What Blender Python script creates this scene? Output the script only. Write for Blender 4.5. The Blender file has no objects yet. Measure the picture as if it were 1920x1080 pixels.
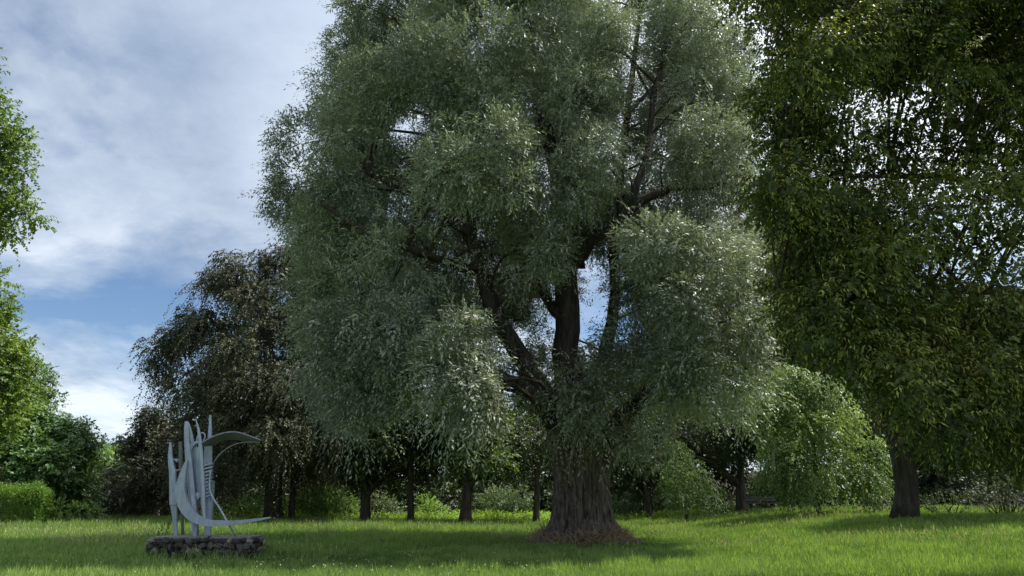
import bpy, math
import numpy as np
from mathutils import Vector

# ------------------------------------------------------------------ camera, sky, sun, exposure
SC = bpy.context.scene
COL = SC.collection
F = 1300.0                                   # focal length in pixels of a 1920 px wide frame
EYE = 1.6
PITCH = math.atan((930 - 540) / F)
cam_d = bpy.data.cameras.new('camera')
cam_d.sensor_width = 36.0
cam_d.lens = 36.0 * F / 1920.0
cam_d.clip_end = 2000
cam = bpy.data.objects.new('camera', cam_d)
COL.objects.link(cam)
cam.location = (0, 0, EYE)
cam.rotation_euler = (math.pi / 2 + PITCH, 0, 0)
SC.camera = cam

SUN_EL, SUN_AZ = math.radians(58), math.radians(68)      # azimuth measured from +Y towards +X
SUN_DIR = Vector((math.sin(SUN_AZ) * math.cos(SUN_EL), math.cos(SUN_AZ) * math.cos(SUN_EL), math.sin(SUN_EL)))
sd = bpy.data.lights.new('sun', 'SUN')
sd.energy = 3.8
sd.angle = math.radians(1.2)
sd.color = (1.0, 0.95, 0.86)
sun = bpy.data.objects.new('sun', sd)
COL.objects.link(sun)
sun.rotation_euler = (-SUN_DIR).to_track_quat('-Z', 'Y').to_euler()

SC.view_settings.view_transform = 'Standard'
SC.view_settings.look = 'None'
SC.view_settings.gamma = 1.0
SC.view_settings.exposure = 1.05
SC.view_settings.use_curve_mapping = False
SC.cycles.max_bounces = 6
SC.cycles.transparent_max_bounces = 4
SC.cycles.diffuse_bounces = 3
SC.cycles.transmission_bounces = 4


class NT:
    """small helper round a node tree"""
    def __init__(self, tree):
        self.t = tree
        for n in list(tree.nodes):
            tree.nodes.remove(n)

    def n(self, kind, **kw):
        nd = self.t.nodes.new(kind)
        ins = kw.pop('ins', {})
        for k, v in kw.items():
            setattr(nd, k, v)
        for k, v in ins.items():
            self.set(nd, k, v)
        return nd

    def set(self, nd, k, v):
        s = nd.inputs[k]
        if isinstance(v, bpy.types.NodeSocket):
            self.t.links.new(v, s)
        else:
            if isinstance(v, (tuple, list)) and len(v) == 3 and s.type == 'RGBA':
                v = (*v, 1.0)
            s.default_value = v

    def math(self, op, a, b=0.0, c=0.0, clamp=False):
        nd = self.n('ShaderNodeMath', operation=op, use_clamp=clamp)
        self.set(nd, 0, a)
        self.set(nd, 1, b)
        self.set(nd, 2, c)
        return nd.outputs[0]

    def mix(self, f, a, b, blend='MIX'):
        nd = self.n('ShaderNodeMix', data_type='RGBA', blend_type=blend)
        self.set(nd, 0, f)
        self.set(nd, 6, a)
        self.set(nd, 7, b)
        return nd.outputs[2]

    def ramp(self, f, stops):
        nd = self.n('ShaderNodeValToRGB')
        cr = nd.color_ramp
        while len(cr.elements) < len(stops):
            cr.elements.new(0.5)
        for e, (p, c) in zip(cr.elements, stops):
            e.position = p
            e.color = (c, c, c, 1) if isinstance(c, (int, float)) else (*c, 1)
        self.set(nd, 0, f)
        return nd.outputs[0]

    def noise(self, vec, scale, detail=4.0, rough=0.55, dist=0.0):
        return self.n('ShaderNodeTexNoise', ins={'Vector': vec, 'Scale': scale, 'Detail': detail, 'Roughness': rough, 'Distortion': dist})


world = bpy.data.worlds.new('World')
SC.world = world
world.use_nodes = True
w = NT(world.node_tree)
sky = w.n('ShaderNodeTexSky', sky_type='NISHITA', sun_disc=False, sun_elevation=SUN_EL, sun_rotation=SUN_AZ,
          air_density=1.0, dust_density=0.15, ozone_density=5.0)
bg_sky = w.n('ShaderNodeBackground', ins={'Color': sky.outputs[0], 'Strength': 0.06})
dirn = w.n('ShaderNodeTexCoord').outputs['Generated']
sep = w.n('ShaderNodeSeparateXYZ', ins={0: dirn})
zc = w.math('ADD', w.math('MAXIMUM', sep.outputs[2], 0.0), 0.22)
cl = w.n('ShaderNodeCombineXYZ', ins={0: w.math('DIVIDE', sep.outputs[0], zc), 1: w.math('DIVIDE', sep.outputs[1], zc), 2: 7.7})
n_big = w.noise(cl.outputs[0], 0.75, 8.0, 0.58, 0.4)
off = w.n('ShaderNodeVectorMath', operation='ADD', ins={0: cl.outputs[0], 1: (3.1, 7.7, 1.3)})
n_tone = w.noise(off.outputs[0], 1.7, 9.0, 0.62, 0.3)
# share of the sky that is cloud, and how white the cloud is (whiter and thinner towards the horizon)
cover = w.ramp(n_big.outputs[0], [(0.39, 0.0), (0.52, 0.92), (1.0, 1.0)])
low = w.ramp(sep.outputs[2], [(0.02, 1.0), (0.2, 0.62), (0.36, 0.16), (0.8, 0.0)])
white = w.math('MULTIPLY', w.ramp(n_tone.outputs[0], [(0.34, 0.0), (0.66, 1.0)]), w.math('ADD', 0.34, w.math('MULTIPLY', low, 1.4)), clamp=True)
c_cl = w.mix(white, (0.142, 0.192, 0.275), (0.475, 0.52, 0.575))
dots = w.n('ShaderNodeVectorMath', operation='DOT_PRODUCT', ins={0: dirn, 1: tuple(SUN_DIR)})
glow = w.math('POWER', w.math('MAXIMUM', dots.outputs['Value'], 0.0), 4.0)
c_cl = w.mix(w.math('MULTIPLY', glow, 1.0), c_cl, (1.5, 1.5, 1.52), 'ADD')
bg_cl = w.n('ShaderNodeBackground', ins={'Color': c_cl, 'Strength': 1.0})
ms = w.n('ShaderNodeMixShader', ins={0: cover, 1: bg_sky.outputs[0], 2: bg_cl.outputs[0]})
wo = w.n('ShaderNodeOutputWorld', ins={0: ms.outputs[0]})

# ------------------------------------------------------------------ helpers
RNG = np.random.default_rng(11)
CP, SP = math.cos(PITCH), math.sin(PITCH)


def P(px, py, Y):
    """the point seen at photo pixel (px, py) that stands Y metres in front of the camera"""
    u, v = (px - 960) / F, (540 - py) / F
    t = Y / (CP - v * SP)
    return np.array([u * t, Y, EYE + (SP + v * CP) * t])


def PXM(px, py, Y):
    v = (540 - py) / F
    return F / (Y / (CP - v * SP))


def ss(a, b, x):
    t = np.clip((x - a) / (b - a), 0, 1)
    return t * t * (3 - 2 * t)


def vnoise(x, y, z=0.0, seed=0):
    """value noise, -1..1"""
    x, y, z = np.broadcast_arrays(np.asarray(x, float), np.asarray(y, float), np.asarray(z, float))
    xi, yi, zi = np.floor(x).astype(np.int64), np.floor(y).astype(np.int64), np.floor(z).astype(np.int64)
    fx, fy, fz = x - xi, y - yi, z - zi
    fx, fy, fz = [f * f * (3 - 2 * f) for f in (fx, fy, fz)]

    def h(a, b, c):
        n = (a * 374761393 + b * 668265263 + c * 2147483647 + seed * 974711) & 0xFFFFFFFF
        n = ((n ^ (n >> 13)) * 1274126177) & 0xFFFFFFFF
        n = ((n ^ (n >> 16)) * 2246822519) & 0xFFFFFFFF
        return ((n ^ (n >> 15)) & 0xFFFF) / 32767.5 - 1
    r = 0
    for dx in (0, 1):
        for dy in (0, 1):
            for dz in (0, 1):
                wt = (fx if dx else 1 - fx) * (fy if dy else 1 - fy) * (fz if dz else 1 - fz)
                r = r + wt * h(xi + dx, yi + dy, zi + dz)
    return r


def fbm(x, y, z=0.0, o=4, seed=0):
    a, s, r = 1.0, 1.0, 0.0
    for k in range(o):
        r = r + a * vnoise(np.asarray(x) * s, np.asarray(y) * s, np.asarray(z) * s, seed + k)
        a *= 0.5
        s *= 2.03
    return r


WILLOW = P(1092, 1010, 26.0)


def ground_z(x, y):
    x, y = np.asarray(x, float), np.asarray(y, float)
    z = 0.75 * ss(6, 18, x) * ss(14, 29, y)
    z = z + 0.05 * vnoise(x * 0.16, y * 0.16, 0, 3) * ss(4, 12, y)
    z = z + 0.16 * np.exp(-((x - WILLOW[0]) ** 2 + (y - 26) ** 2) / 3.4)
    return z + 5.0 * ss(76, 110, y)


def tag(o, label=None, cat=None, group=None, kind=None):
    if label:
        o['label'] = label
    if cat:
        o['category'] = cat
    if group:
        o['group'] = group
    if kind:
        o['kind'] = kind
    return o


def empty(name, loc, label, cat, group=None):
    o = bpy.data.objects.new(name, None)
    o.empty_display_size = 0.3
    o.location = loc
    COL.objects.link(o)
    return tag(o, label, cat, group)


class MB:
    """collects quads; build() links them as ONE mesh object"""
    def __init__(self):
        self.v, self.f, self.t, self.n = [], [], [], 0

    def add(self, v, f, t=None):
        v = np.asarray(v, float).reshape(-1, 3)
        self.v.append(v)
        self.f.append(np.asarray(f, np.int64).reshape(-1, 4) + self.n)
        self.t.append(np.zeros(len(v)) if t is None else np.broadcast_to(np.asarray(t, float), (len(v),)))
        self.n += len(v)
        return self

    def mesh(self, name, origin=(0, 0, 0), smooth=False):
        v = np.concatenate(self.v) - np.asarray(origin)
        f = np.concatenate(self.f)
        me = bpy.data.meshes.new(name)
        tri = f[:, 2] == f[:, 3]
        nt, nq = int(tri.sum()), int((~tri).sum())
        loops = np.concatenate([f[~tri].ravel(), f[tri][:, :3].ravel()])
        me.vertices.add(len(v))
        me.vertices.foreach_set('co', v.astype(np.float32).ravel())
        me.loops.add(len(loops))
        me.loops.foreach_set('vertex_index', loops.astype(np.int32))
        me.polygons.add(nq + nt)
        st = np.concatenate([np.arange(nq) * 4, nq * 4 + np.arange(nt) * 3]).astype(np.int32)
        me.polygons.foreach_set('loop_start', st)
        me.update(calc_edges=True)
        a = me.attributes.new('tint', 'FLOAT', 'POINT')
        a.data.foreach_set('value', np.concatenate(self.t).astype(np.float32))
        me.polygons.foreach_set('use_smooth', np.full(nq + nt, bool(smooth)))
        me.validate()
        return me

    def build(self, name, mat, parent=None, smooth=False, origin=None, kind=None):
        org = np.array(parent.location) if parent is not None and origin is None else (np.zeros(3) if origin is None else np.asarray(origin))
        if parent is not None and parent.parent is not None:
            org = org + np.array(parent.parent.location)
        me = self.mesh(name, org, smooth)
        o = bpy.data.objects.new(name, me)
        me.materials.append(mat)
        COL.objects.link(o)
        if parent is not None:
            o.parent = parent
        elif origin is not None:
            o.location = origin
        if kind:
            o['kind'] = kind
        return o


def unit(a):
    return a / np.maximum(np.linalg.norm(a, axis=-1, keepdims=True), 1e-9)


def smooth_path(pts, n):
    """Catmull-Rom through rows of pts (any columns)"""
    p = np.asarray(pts, float)
    if len(p) == 2:
        s = np.linspace(0, 1, n)[:, None]
        return p[0] * (1 - s) + p[1] * s
    e = np.vstack([2 * p[0] - p[1], p, 2 * p[-1] - p[-2]])
    out = []
    for s in np.linspace(0, len(p) - 1, n):
        i = min(int(s), len(p) - 2)
        t = s - i
        a, b, c, d = e[i], e[i + 1], e[i + 2], e[i + 3]
        out.append(0.5 * (2 * b + (c - a) * t + (2 * a - 5 * b + 4 * c - d) * t * t + (3 * b - a - 3 * c + d) * t ** 3))
    return np.array(out)


def tube(mb, pts, rad, k=8, t=0.0, rough=0.0, seed=0, cap=True):
    pts = np.asarray(pts, float)
    n = len(pts)
    rad = np.broadcast_to(np.asarray(rad, float), (n,))
    tg = unit(np.gradient(pts, axis=0))
    ref = np.array([0.31, 0.95, 0.02]) if abs(tg[0][2]) > 0.75 else np.array([0.02, 0.1, 1.0])
    a = unit(np.cross(tg, ref))
    b = np.cross(tg, a)
    th = np.arange(k) / k * 2 * np.pi
    r = rad[:, None] * np.ones(k)
    if rough:
        r = r * (1 + rough * vnoise(np.cos(th)[None] * 3.1 + seed, np.sin(th)[None] * 3.1, np.arange(n)[:, None] * 0.35, seed))
    v = pts[:, None] + r[..., None] * (np.cos(th)[None, :, None] * a[:, None] + np.sin(th)[None, :, None] * b[:, None])
    i = np.arange(n - 1)[:, None] * k
    j = np.arange(k)[None]
    f = np.stack([i + j, i + (j + 1) % k, i + k + (j + 1) % k, i + k + j], -1).reshape(-1, 4)
    v = v.reshape(-1, 3)
    if cap:
        m = len(v)
        v = np.vstack([v, pts[-1] + tg[-1] * rad[-1] * 0.4, pts[0]])
        f = np.vstack([f, [[(n - 1) * k + q, (n - 1) * k + (q + 1) % k, m, m] for q in range(k)],
                       [[(q + 1) % k, q, m + 1, m + 1] for q in range(k)]])
    mb.add(v, f, t)


# ------------------------------------------------------------------ materials
MATS = {}


def new_mat(name):
    m = bpy.data.materials.new(name)
    m.use_nodes = True
    MATS[name] = m
    return m, NT(m.node_tree)


def leaf_mat(name, dark, light, back, trans=0.32, rough=0.5, spec=0.35, tint_trans=(1.25, 1.25, 0.6)):
    """a leaf blade: colour varies leaf by leaf, paler underside, lets some light through"""
    m, t = new_mat(name)
    at = t.n('ShaderNodeAttribute', attribute_name='tint')
    sh = t.n('ShaderNodeAttribute', attribute_name='shoot', attribute_type='INSTANCER')
    col = t.mix(t.math('ADD', at.outputs['Fac'], sh.outputs['Fac'], clamp=True), dark, light)
    geo = t.n('ShaderNodeNewGeometry')
    top = t.mix(geo.outputs['Backfacing'], col, t.mix(0.72, col, back))
    pb = t.n('ShaderNodeBsdfPrincipled', ins={'Base Color': top, 'Roughness': rough, 'Specular IOR Level': spec})
    tr = t.n('ShaderNodeBsdfTranslucent', ins={'Color': t.mix(1.0, col, tint_trans, 'MULTIPLY')})
    mx = t.n('ShaderNodeMixShader', ins={0: trans, 1: pb.outputs[0], 2: tr.outputs[0]})
    t.n('ShaderNodeOutputMaterial', ins={0: mx.outputs[0]})
    return m


def bark_mat(name, c1, c2, scale=9.0, bump=0.5, moss=None):
    m, t = new_mat(name)
    oc = t.n('ShaderNodeTexCoord').outputs['Object']
    mp = t.n('ShaderNodeMapping', ins={'Vector': oc, 'Scale': (1.0, 1.0, 0.16)})
    n1 = t.noise(mp.outputs[0], scale, 6.0, 0.65, 0.4)
    n2 = t.noise(oc, 1.3, 3.0, 0.5)
    f = t.ramp(n1.outputs[0], [(0.34, 0.0), (0.66, 1.0)])
    col = t.mix(f, c1, c2)
    if moss:
        col = t.mix(t.ramp(n2.outputs[0], [(0.5, 0.0), (0.68, 0.7)]), col, moss)
    bp = t.n('ShaderNodeBump', ins={'Height': n1.outputs[0], 'Strength': bump, 'Distance': 0.06})
    pb = t.n('ShaderNodeBsdfPrincipled', ins={'Base Color': col, 'Roughness': 0.92, 'Specular IOR Level': 0.12, 'Normal': bp.outputs[0]})
    t.n('ShaderNodeOutputMaterial', ins={0: pb.outputs[0]})
    return m


M_WILLOW = leaf_mat('white_willow_leaf', (0.036, 0.054, 0.034), (0.375, 0.415, 0.30), (0.41, 0.44, 0.35), 0.2, 0.48, 0.35, (1.0, 1.1, 0.6))
M_LIME = leaf_mat('lime_leaf', (0.022, 0.040, 0.012), (0.125, 0.16, 0.034), (0.095, 0.13, 0.05), 0.38, 0.48, 0.35)
M_BRACT = leaf_mat('lime_bract', (0.24, 0.27, 0.06), (0.42, 0.42, 0.13), (0.40, 0.40, 0.16), 0.35, 0.6, 0.2)
M_BEECH = leaf_mat('copper_beech_leaf', (0.018, 0.024, 0.013), (0.105, 0.118, 0.062), (0.095, 0.11, 0.07), 0.2, 0.5, 0.25, (1.3, 1.0, 0.6))
M_MAPLE = leaf_mat('maple_leaf', (0.035, 0.08, 0.013), (0.17, 0.25, 0.04), (0.13, 0.2, 0.06), 0.38, 0.5, 0.3)
M_CHESTNUT = leaf_mat('broad_dark_leaf', (0.045, 0.10, 0.025), (0.10, 0.19, 0.04), (0.10, 0.16, 0.06), 0.3, 0.42, 0.45)
M_PARK = leaf_mat('park_tree_leaf', (0.018, 0.036, 0.011), (0.07, 0.105, 0.028), (0.06, 0.09, 0.035), 0.25, 0.5, 0.35)
M_WEEP = leaf_mat('weeping_tree_leaf', (0.055, 0.105, 0.03), (0.31, 0.42, 0.15), (0.22, 0.3, 0.15), 0.4, 0.42, 0.45)
M_BUSH = leaf_mat('bright_bush_leaf', (0.10, 0.19, 0.04), (0.24, 0.36, 0.09), (0.18, 0.27, 0.1), 0.38, 0.5, 0.35)
M_GREYBUSH = leaf_mat('grey_green_bush_leaf', (0.06, 0.095, 0.042), (0.16, 0.22, 0.10), (0.15, 0.20, 0.11), 0.3, 0.5, 0.4)
M_HEDGE = leaf_mat('hedge_leaf', (0.09, 0.18, 0.028), (0.20, 0.33, 0.06), (0.14, 0.23, 0.06), 0.36, 0.5, 0.35)
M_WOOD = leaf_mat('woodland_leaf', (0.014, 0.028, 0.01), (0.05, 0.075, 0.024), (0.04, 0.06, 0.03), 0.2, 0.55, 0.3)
M_GRASS = leaf_mat('grass_blade', (0.065, 0.145, 0.028), (0.33, 0.45, 0.14), (0.27, 0.37, 0.11), 0.35, 0.45, 0.35, (1.2, 1.25, 0.5))
M_SEED = leaf_mat('grass_seed_head', (0.26, 0.27, 0.12), (0.46, 0.44, 0.26), (0.42, 0.4, 0.25), 0.3, 0.7, 0.2)
M_NETTLE = leaf_mat('nettle_leaf', (0.14, 0.25, 0.03), (0.30, 0.42, 0.06), (0.22, 0.33, 0.08), 0.42, 0.5, 0.3)
M_PRIVET = leaf_mat('privet_leaf', (0.035, 0.05, 0.034), (0.12, 0.145, 0.10), (0.12, 0.14, 0.1), 0.2, 0.5, 0.35)
M_STRAW = leaf_mat('dry_twig', (0.15, 0.11, 0.07), (0.46, 0.36, 0.24), (0.38, 0.3, 0.2), 0.1, 0.85, 0.1)
M_CLOVER = leaf_mat('white_clover_flower', (0.6, 0.6, 0.5), (0.8, 0.8, 0.72), (0.8, 0.8, 0.72), 0.25, 0.7, 0.2)
M_WILLOW_BARK = bark_mat('willow_bark', (0.03, 0.024, 0.02), (0.23, 0.19, 0.16), 9.0, 1.0)
M_LIMB = bark_mat('willow_limb_bark', (0.028, 0.023, 0.02), (0.10, 0.083, 0.07), 7.0, 0.6)
M_BARK = bark_mat('park_tree_bark', (0.03, 0.026, 0.022), (0.10, 0.085, 0.07), 8.0, 0.6)
M_LIME_BARK = bark_mat('lime_bark', (0.03, 0.026, 0.022), (0.095, 0.083, 0.07), 7.0, 0.6, (0.05, 0.06, 0.035))
M_TWIG = bark_mat('twig_bark', (0.04, 0.034, 0.027), (0.10, 0.085, 0.06), 20.0, 0.2)


# ------------------------------------------------------------------ foliage
def leaves(mb, base, axis, nrm, ln, wd, tint, broad=False, fold=0.12, lift=0.0):
    """one small folded blade per row, base to tip along axis"""
    axis = unit(axis)
    side = unit(np.cross(axis, nrm))
    up = np.cross(side, axis)
    ln, wd = ln[:, None], wd[:, None]
    n = len(base)
    if broad:
        v = np.stack([base, base + axis * ln * 0.3 - side * wd * 0.5 + up * wd * fold,
                      base + axis * ln * 0.68 - side * wd * 0.36 + up * wd * (fold - 0.06), base + axis * ln - up * ln * 0.16,
                      base + axis * ln * 0.68 + side * wd * 0.36 + up * wd * (fold - 0.06),
                      base + axis * ln * 0.3 + side * wd * 0.5 + up * wd * fold], 1)
        i = np.arange(n)[:, None] * 6
        f = np.concatenate([i + np.array([[0, 3, 2, 1]]), i + np.array([[0, 5, 4, 3]])])
        k = 6
    else:
        v = np.stack([base, base + axis * ln * 0.45 - side * wd * 0.5 + up * wd * fold, base + axis * ln,
                      base + axis * ln * 0.45 + side * wd * 0.5 + up * wd * fold], 1)
        f = np.arange(n)[:, None] * 4 + np.array([[0, 3, 2, 1]])
        k = 4
    mb.add(v.reshape(-1, 3), f, np.repeat(np.clip(tint, 0, 1), k))


ELEV = [-75, -50, -25, 0, 25, 50, 75]
VARS = 3


def twig_shapes(p, rng):
    """leafy twig meshes, one metre long before scaling, at each slope; heading +X"""
    out = []
    for e in ELEV:
        for _ in range(VARS):
            k = p['k']
            el = math.radians(e + rng.uniform(-10, 10))
            d = np.array([math.cos(el), 0.0, math.sin(el)])
            s = (np.arange(k) + rng.random(k)) / k
            bend = np.array([0, rng.normal(0, 0.16), 0])
            L = p['L']
            pos = d * (L * s)[:, None] + bend * (L * s ** 2)[:, None] - np.array([0, 0, 1.0]) * (p['droop'] * L * s ** 2)[:, None]
            tg = unit(d - np.array([0, 0, 2.0]) * (p['droop'] * s)[:, None] + bend * 2 * s[:, None])
            side = unit(np.cross(tg, rng.normal(size=3) + 0.25 * rng.normal(size=(k, 3)))) * np.where(np.arange(k) % 2, 1, -1)[:, None]
            if p['side']:                                  # shoots branch once before they carry leaves
                pos = pos + side * (rng.random(k) ** 0.8 * p['side'] * L * (0.35 + 0.65 * s))[:, None]
            an = rng.normal(p['ang'], 0.22, (k, 1))
            ax = unit(tg * np.cos(an) + side * np.sin(an) - np.array([0, 0, p['hang']]))
            nr = np.array([0, 0, 1.0]) * p['flat'] + 0.7 * d + rng.normal(size=(k, 3)) * 0.42
            mb = MB()
            leaves(mb, pos, ax, nr, p['ln'] * rng.uniform(0.5, 1.3, k), p['wd'] * rng.uniform(0.6, 1.2, k), np.clip(rng.normal(0.5, 0.2, k), 0, 1), p['broad'], p['fold'])
            out.append(mb)
    return out


class Crown:
    """the twigs of one crown, placed as points and turned into leaves by geometry nodes"""
    def __init__(self):
        self.sets = []

    def build(self, name, mat, parent, kind='stuff'):
        org = np.array(parent.location) if parent is not None else np.zeros(3)
        ng = bpy.data.node_groups.new(name + '_leaves', 'GeometryNodeTree')
        ng.interface.new_socket('Geometry', in_out='INPUT', socket_type='NodeSocketGeometry')
        ng.interface.new_socket('Geometry', in_out='OUTPUT', socket_type='NodeSocketGeometry')
        gi, go = ng.nodes.new('NodeGroupInput'), ng.nodes.new('NodeGroupOutput')
        join = ng.nodes.new('GeometryNodeJoinGeometry')
        V, ROT, SCL, IDX, TNT, base = [], [], [], [], [], 0
        srcs = []
        for shapes, pos, yaw, var, scl, tint in self.sets:
            for q, mb in enumerate(shapes):
                me = mb.mesh(name + '_twig')
                me.materials.append(mat)
                po = bpy.data.objects.new('twig_source', me)
                oi = ng.nodes.new('GeometryNodeObjectInfo')
                oi.inputs['Object'].default_value = po
                oi.inputs['As Instance'].default_value = False
                ti = ng.nodes.new('GeometryNodeGeometryToInstance')
                ng.links.new(oi.outputs['Geometry'], ti.inputs[0])
                srcs.append(ti)
            V.append(pos - org)
            ROT.append(np.stack([np.zeros(len(yaw)), np.zeros(len(yaw)), yaw], -1))
            SCL.append(scl)
            IDX.append(var + base)
            TNT.append(tint)
            base += len(shapes)
        for ti in reversed(srcs):                        # joined in reverse: the last link comes first
            ng.links.new(ti.outputs[0], join.inputs[0])
        V, ROT, SCL, IDX, TNT = [np.concatenate(q) for q in (V, ROT, SCL, IDX, TNT)]
        me = bpy.data.meshes.new(name)
        me.vertices.add(len(V))
        me.vertices.foreach_set('co', V.astype(np.float32).ravel())
        for nm, ty, ar, key in (('rot', 'FLOAT_VECTOR', ROT, 'vector'), ('scl', 'FLOAT', SCL, 'value'), ('pick', 'INT', IDX, 'value'), ('shoot', 'FLOAT', TNT, 'value')):
            at = me.attributes.new(nm, ty, 'POINT')
            at.data.foreach_set(key, np.ascontiguousarray(ar.ravel(), dtype=np.int32 if ty == 'INT' else np.float32))
        me.materials.append(mat)
        o = bpy.data.objects.new(name, me)
        COL.objects.link(o)
        o.parent = parent
        iop = ng.nodes.new('GeometryNodeInstanceOnPoints')
        iop.inputs['Pick Instance'].default_value = True

        def named(nm, ty):
            nd = ng.nodes.new('GeometryNodeInputNamedAttribute')
            nd.data_type = ty
            nd.inputs['Name'].default_value = nm
            return nd.outputs['Attribute']
        ng.links.new(gi.outputs[0], iop.inputs['Points'])
        ng.links.new(join.outputs[0], iop.inputs['Instance'])
        ng.links.new(named('pick', 'INT'), iop.inputs['Instance Index'])
        ng.links.new(named('rot', 'FLOAT_VECTOR'), iop.inputs['Rotation'])
        ng.links.new(named('scl', 'FLOAT'), iop.inputs['Scale'])
        ng.links.new(iop.outputs[0], go.inputs[0])
        md = o.modifiers.new('leaves', 'NODES')
        md.node_group = ng
        o['kind'] = kind
        global NLEAF, NTWIG
        NTWIG += len(V)
        return o


NLEAF = NTWIG = 0


def sprays(cr, C, R, per, L=0.8, droop=0.5, up=0.1, out=1.0, k=16, ln=0.1, wd=0.022, ang=0.75, hang=0.25, broad=False,
           pw=0.45, rnd=0.45, flat=0.6, fold=0.12, gap=0.0, side=0.0, rng=RNG, keep_above=0.25, dens=1.0):
    """leafy twigs that fill ellipsoids (centres C, radii R): per[i] twigs of k leaves in each"""
    C, R = np.asarray(C, float), np.asarray(R, float)
    idx = np.repeat(np.arange(len(C)), np.maximum((np.asarray(per, float) * dens), 1).astype(int))
    n = len(idx)
    q = unit(rng.normal(size=(n, 3))) * (rng.random((n, 1)) ** pw)
    p0 = C[idx] + R[idx] * q * 0.92
    if gap:                                     # holes and clumps inside the crown
        s = fbm(p0[:, 0] * gap, p0[:, 1] * gap, p0[:, 2] * gap, 2, 5)
        m = s > -0.15
        p0, q, idx = p0[m], q[m], idx[m]
        n = len(idx)
    d = unit(unit(q / R[idx].clip(0.2) * R[idx].mean(1, keepdims=True)) * out + rng.normal(size=(n, 3)) * rnd + np.array([0, 0, up]))
    blob_t = rng.uniform(-0.28, 0.28, len(C))
    tw_t = np.clip(rng.normal(0, 0.17, n) + blob_t[idx], -0.5, 0.5)
    scl = rng.uniform(0.7, 1.2, n)
    tipz = p0[:, 2] + L * scl * (np.minimum(d[:, 2], 0) - droop)
    m = tipz > ground_z(p0[:, 0], p0[:, 1]) + keep_above * rng.random(n)
    p0, d, tw_t, scl = p0[m], d[m], tw_t[m], scl[m]
    n = len(p0)
    el = np.degrees(np.arcsin(np.clip(d[:, 2], -1, 1)))
    var = np.clip(np.round((el + 75) / 25), 0, len(ELEV) - 1).astype(int) * VARS + rng.integers(0, VARS, n)
    yaw = np.arctan2(d[:, 1], d[:, 0])
    shapes = twig_shapes(dict(L=L, droop=droop, k=k, ln=ln, wd=wd, ang=ang, hang=hang, broad=broad, flat=flat, fold=fold, side=side), rng)
    cr.sets.append((shapes, p0, yaw, var, scl, tw_t))


def blobs(rows, sc=1.0, deep=1.0):
    """rows of (px, py, rx, ry, Y) in photo pixels -> centres and radii in metres"""
    C, R = [], []
    for px, py, rx, ry, Y in rows:
        s = PXM(px, py, Y)
        C.append(P(px, py, Y))
        R.append([rx / s * sc, rx / s * sc * deep, ry / s * sc])
    return np.array(C), np.array(R)


def path_px(rows):
    """rows of (px, py, Y, radius)"""
    return np.array([[*P(a, b, Y), r] for a, b, Y, r in rows])


def limb(mb, rows, n=16, k=10, rough=0.14, seed=0, wob=0.05):
    p = smooth_path(path_px(rows) if len(rows[0]) == 4 and not isinstance(rows, np.ndarray) else rows, n)
    p[1:-1, :3] += RNG.normal(0, wob, (n - 2, 3)) * np.clip(p[1:-1, 3:4] * 4, 0.2, 1)
    tube(mb, p[:, :3], np.maximum(p[:, 3], 0.012), k, 0.0, rough, seed)
    return p


def branch_out(mb, C, R, spine, r0=0.07, sub=4, k=5, rng=RNG, lowest=1.0):
    """from the nearest lower stretch of the spine to each clump of leaves, then into it"""
    for c, r in zip(C, R):
        dd = np.linalg.norm(spine[:, :3] - c, axis=1) + 2.2 * np.maximum(spine[:, 2] - c[2] + 0.4, 0)
        s = spine[int(np.argmin(dd))]
        a = s[:3]
        span = np.linalg.norm(c - a)
        mid = (a + c) / 2 + np.array([0, 0, 0.12 * span]) + rng.normal(0, 0.06, 3) * span
        ra = min(max(r0 * (0.5 + 0.16 * span), 0.018), max(s[3] * 0.8, 0.018))
        pts = smooth_path(np.array([[*a, ra], [*mid, ra * 0.75], [*c, ra * 0.42]]), 7)
        tube(mb, pts[:, :3], pts[:, 3], k, 0.3, 0.0)
        for _ in range(sub):
            e = c + r * unit(rng.normal(size=3)) * rng.uniform(0.55, 0.95)
            st = pts[rng.integers(3, 7)]
            m2 = (st[:3] + e) / 2 + np.array([0, 0, 0.1]) * np.linalg.norm(e - st[:3])
            tube(mb, smooth_path(np.array([st[:3], m2, e]), 5), np.linspace(ra * 0.38, 0.006, 5), 4, 0.3, 0.0)


def base_of(px, Y):
    """where a stem stands that the photo shows at column px, Y metres away"""
    x = (px - 960) / F * (Y * CP + (0 - EYE) * SP)
    return np.array([x, Y, float(ground_z(x, Y))])


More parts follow.
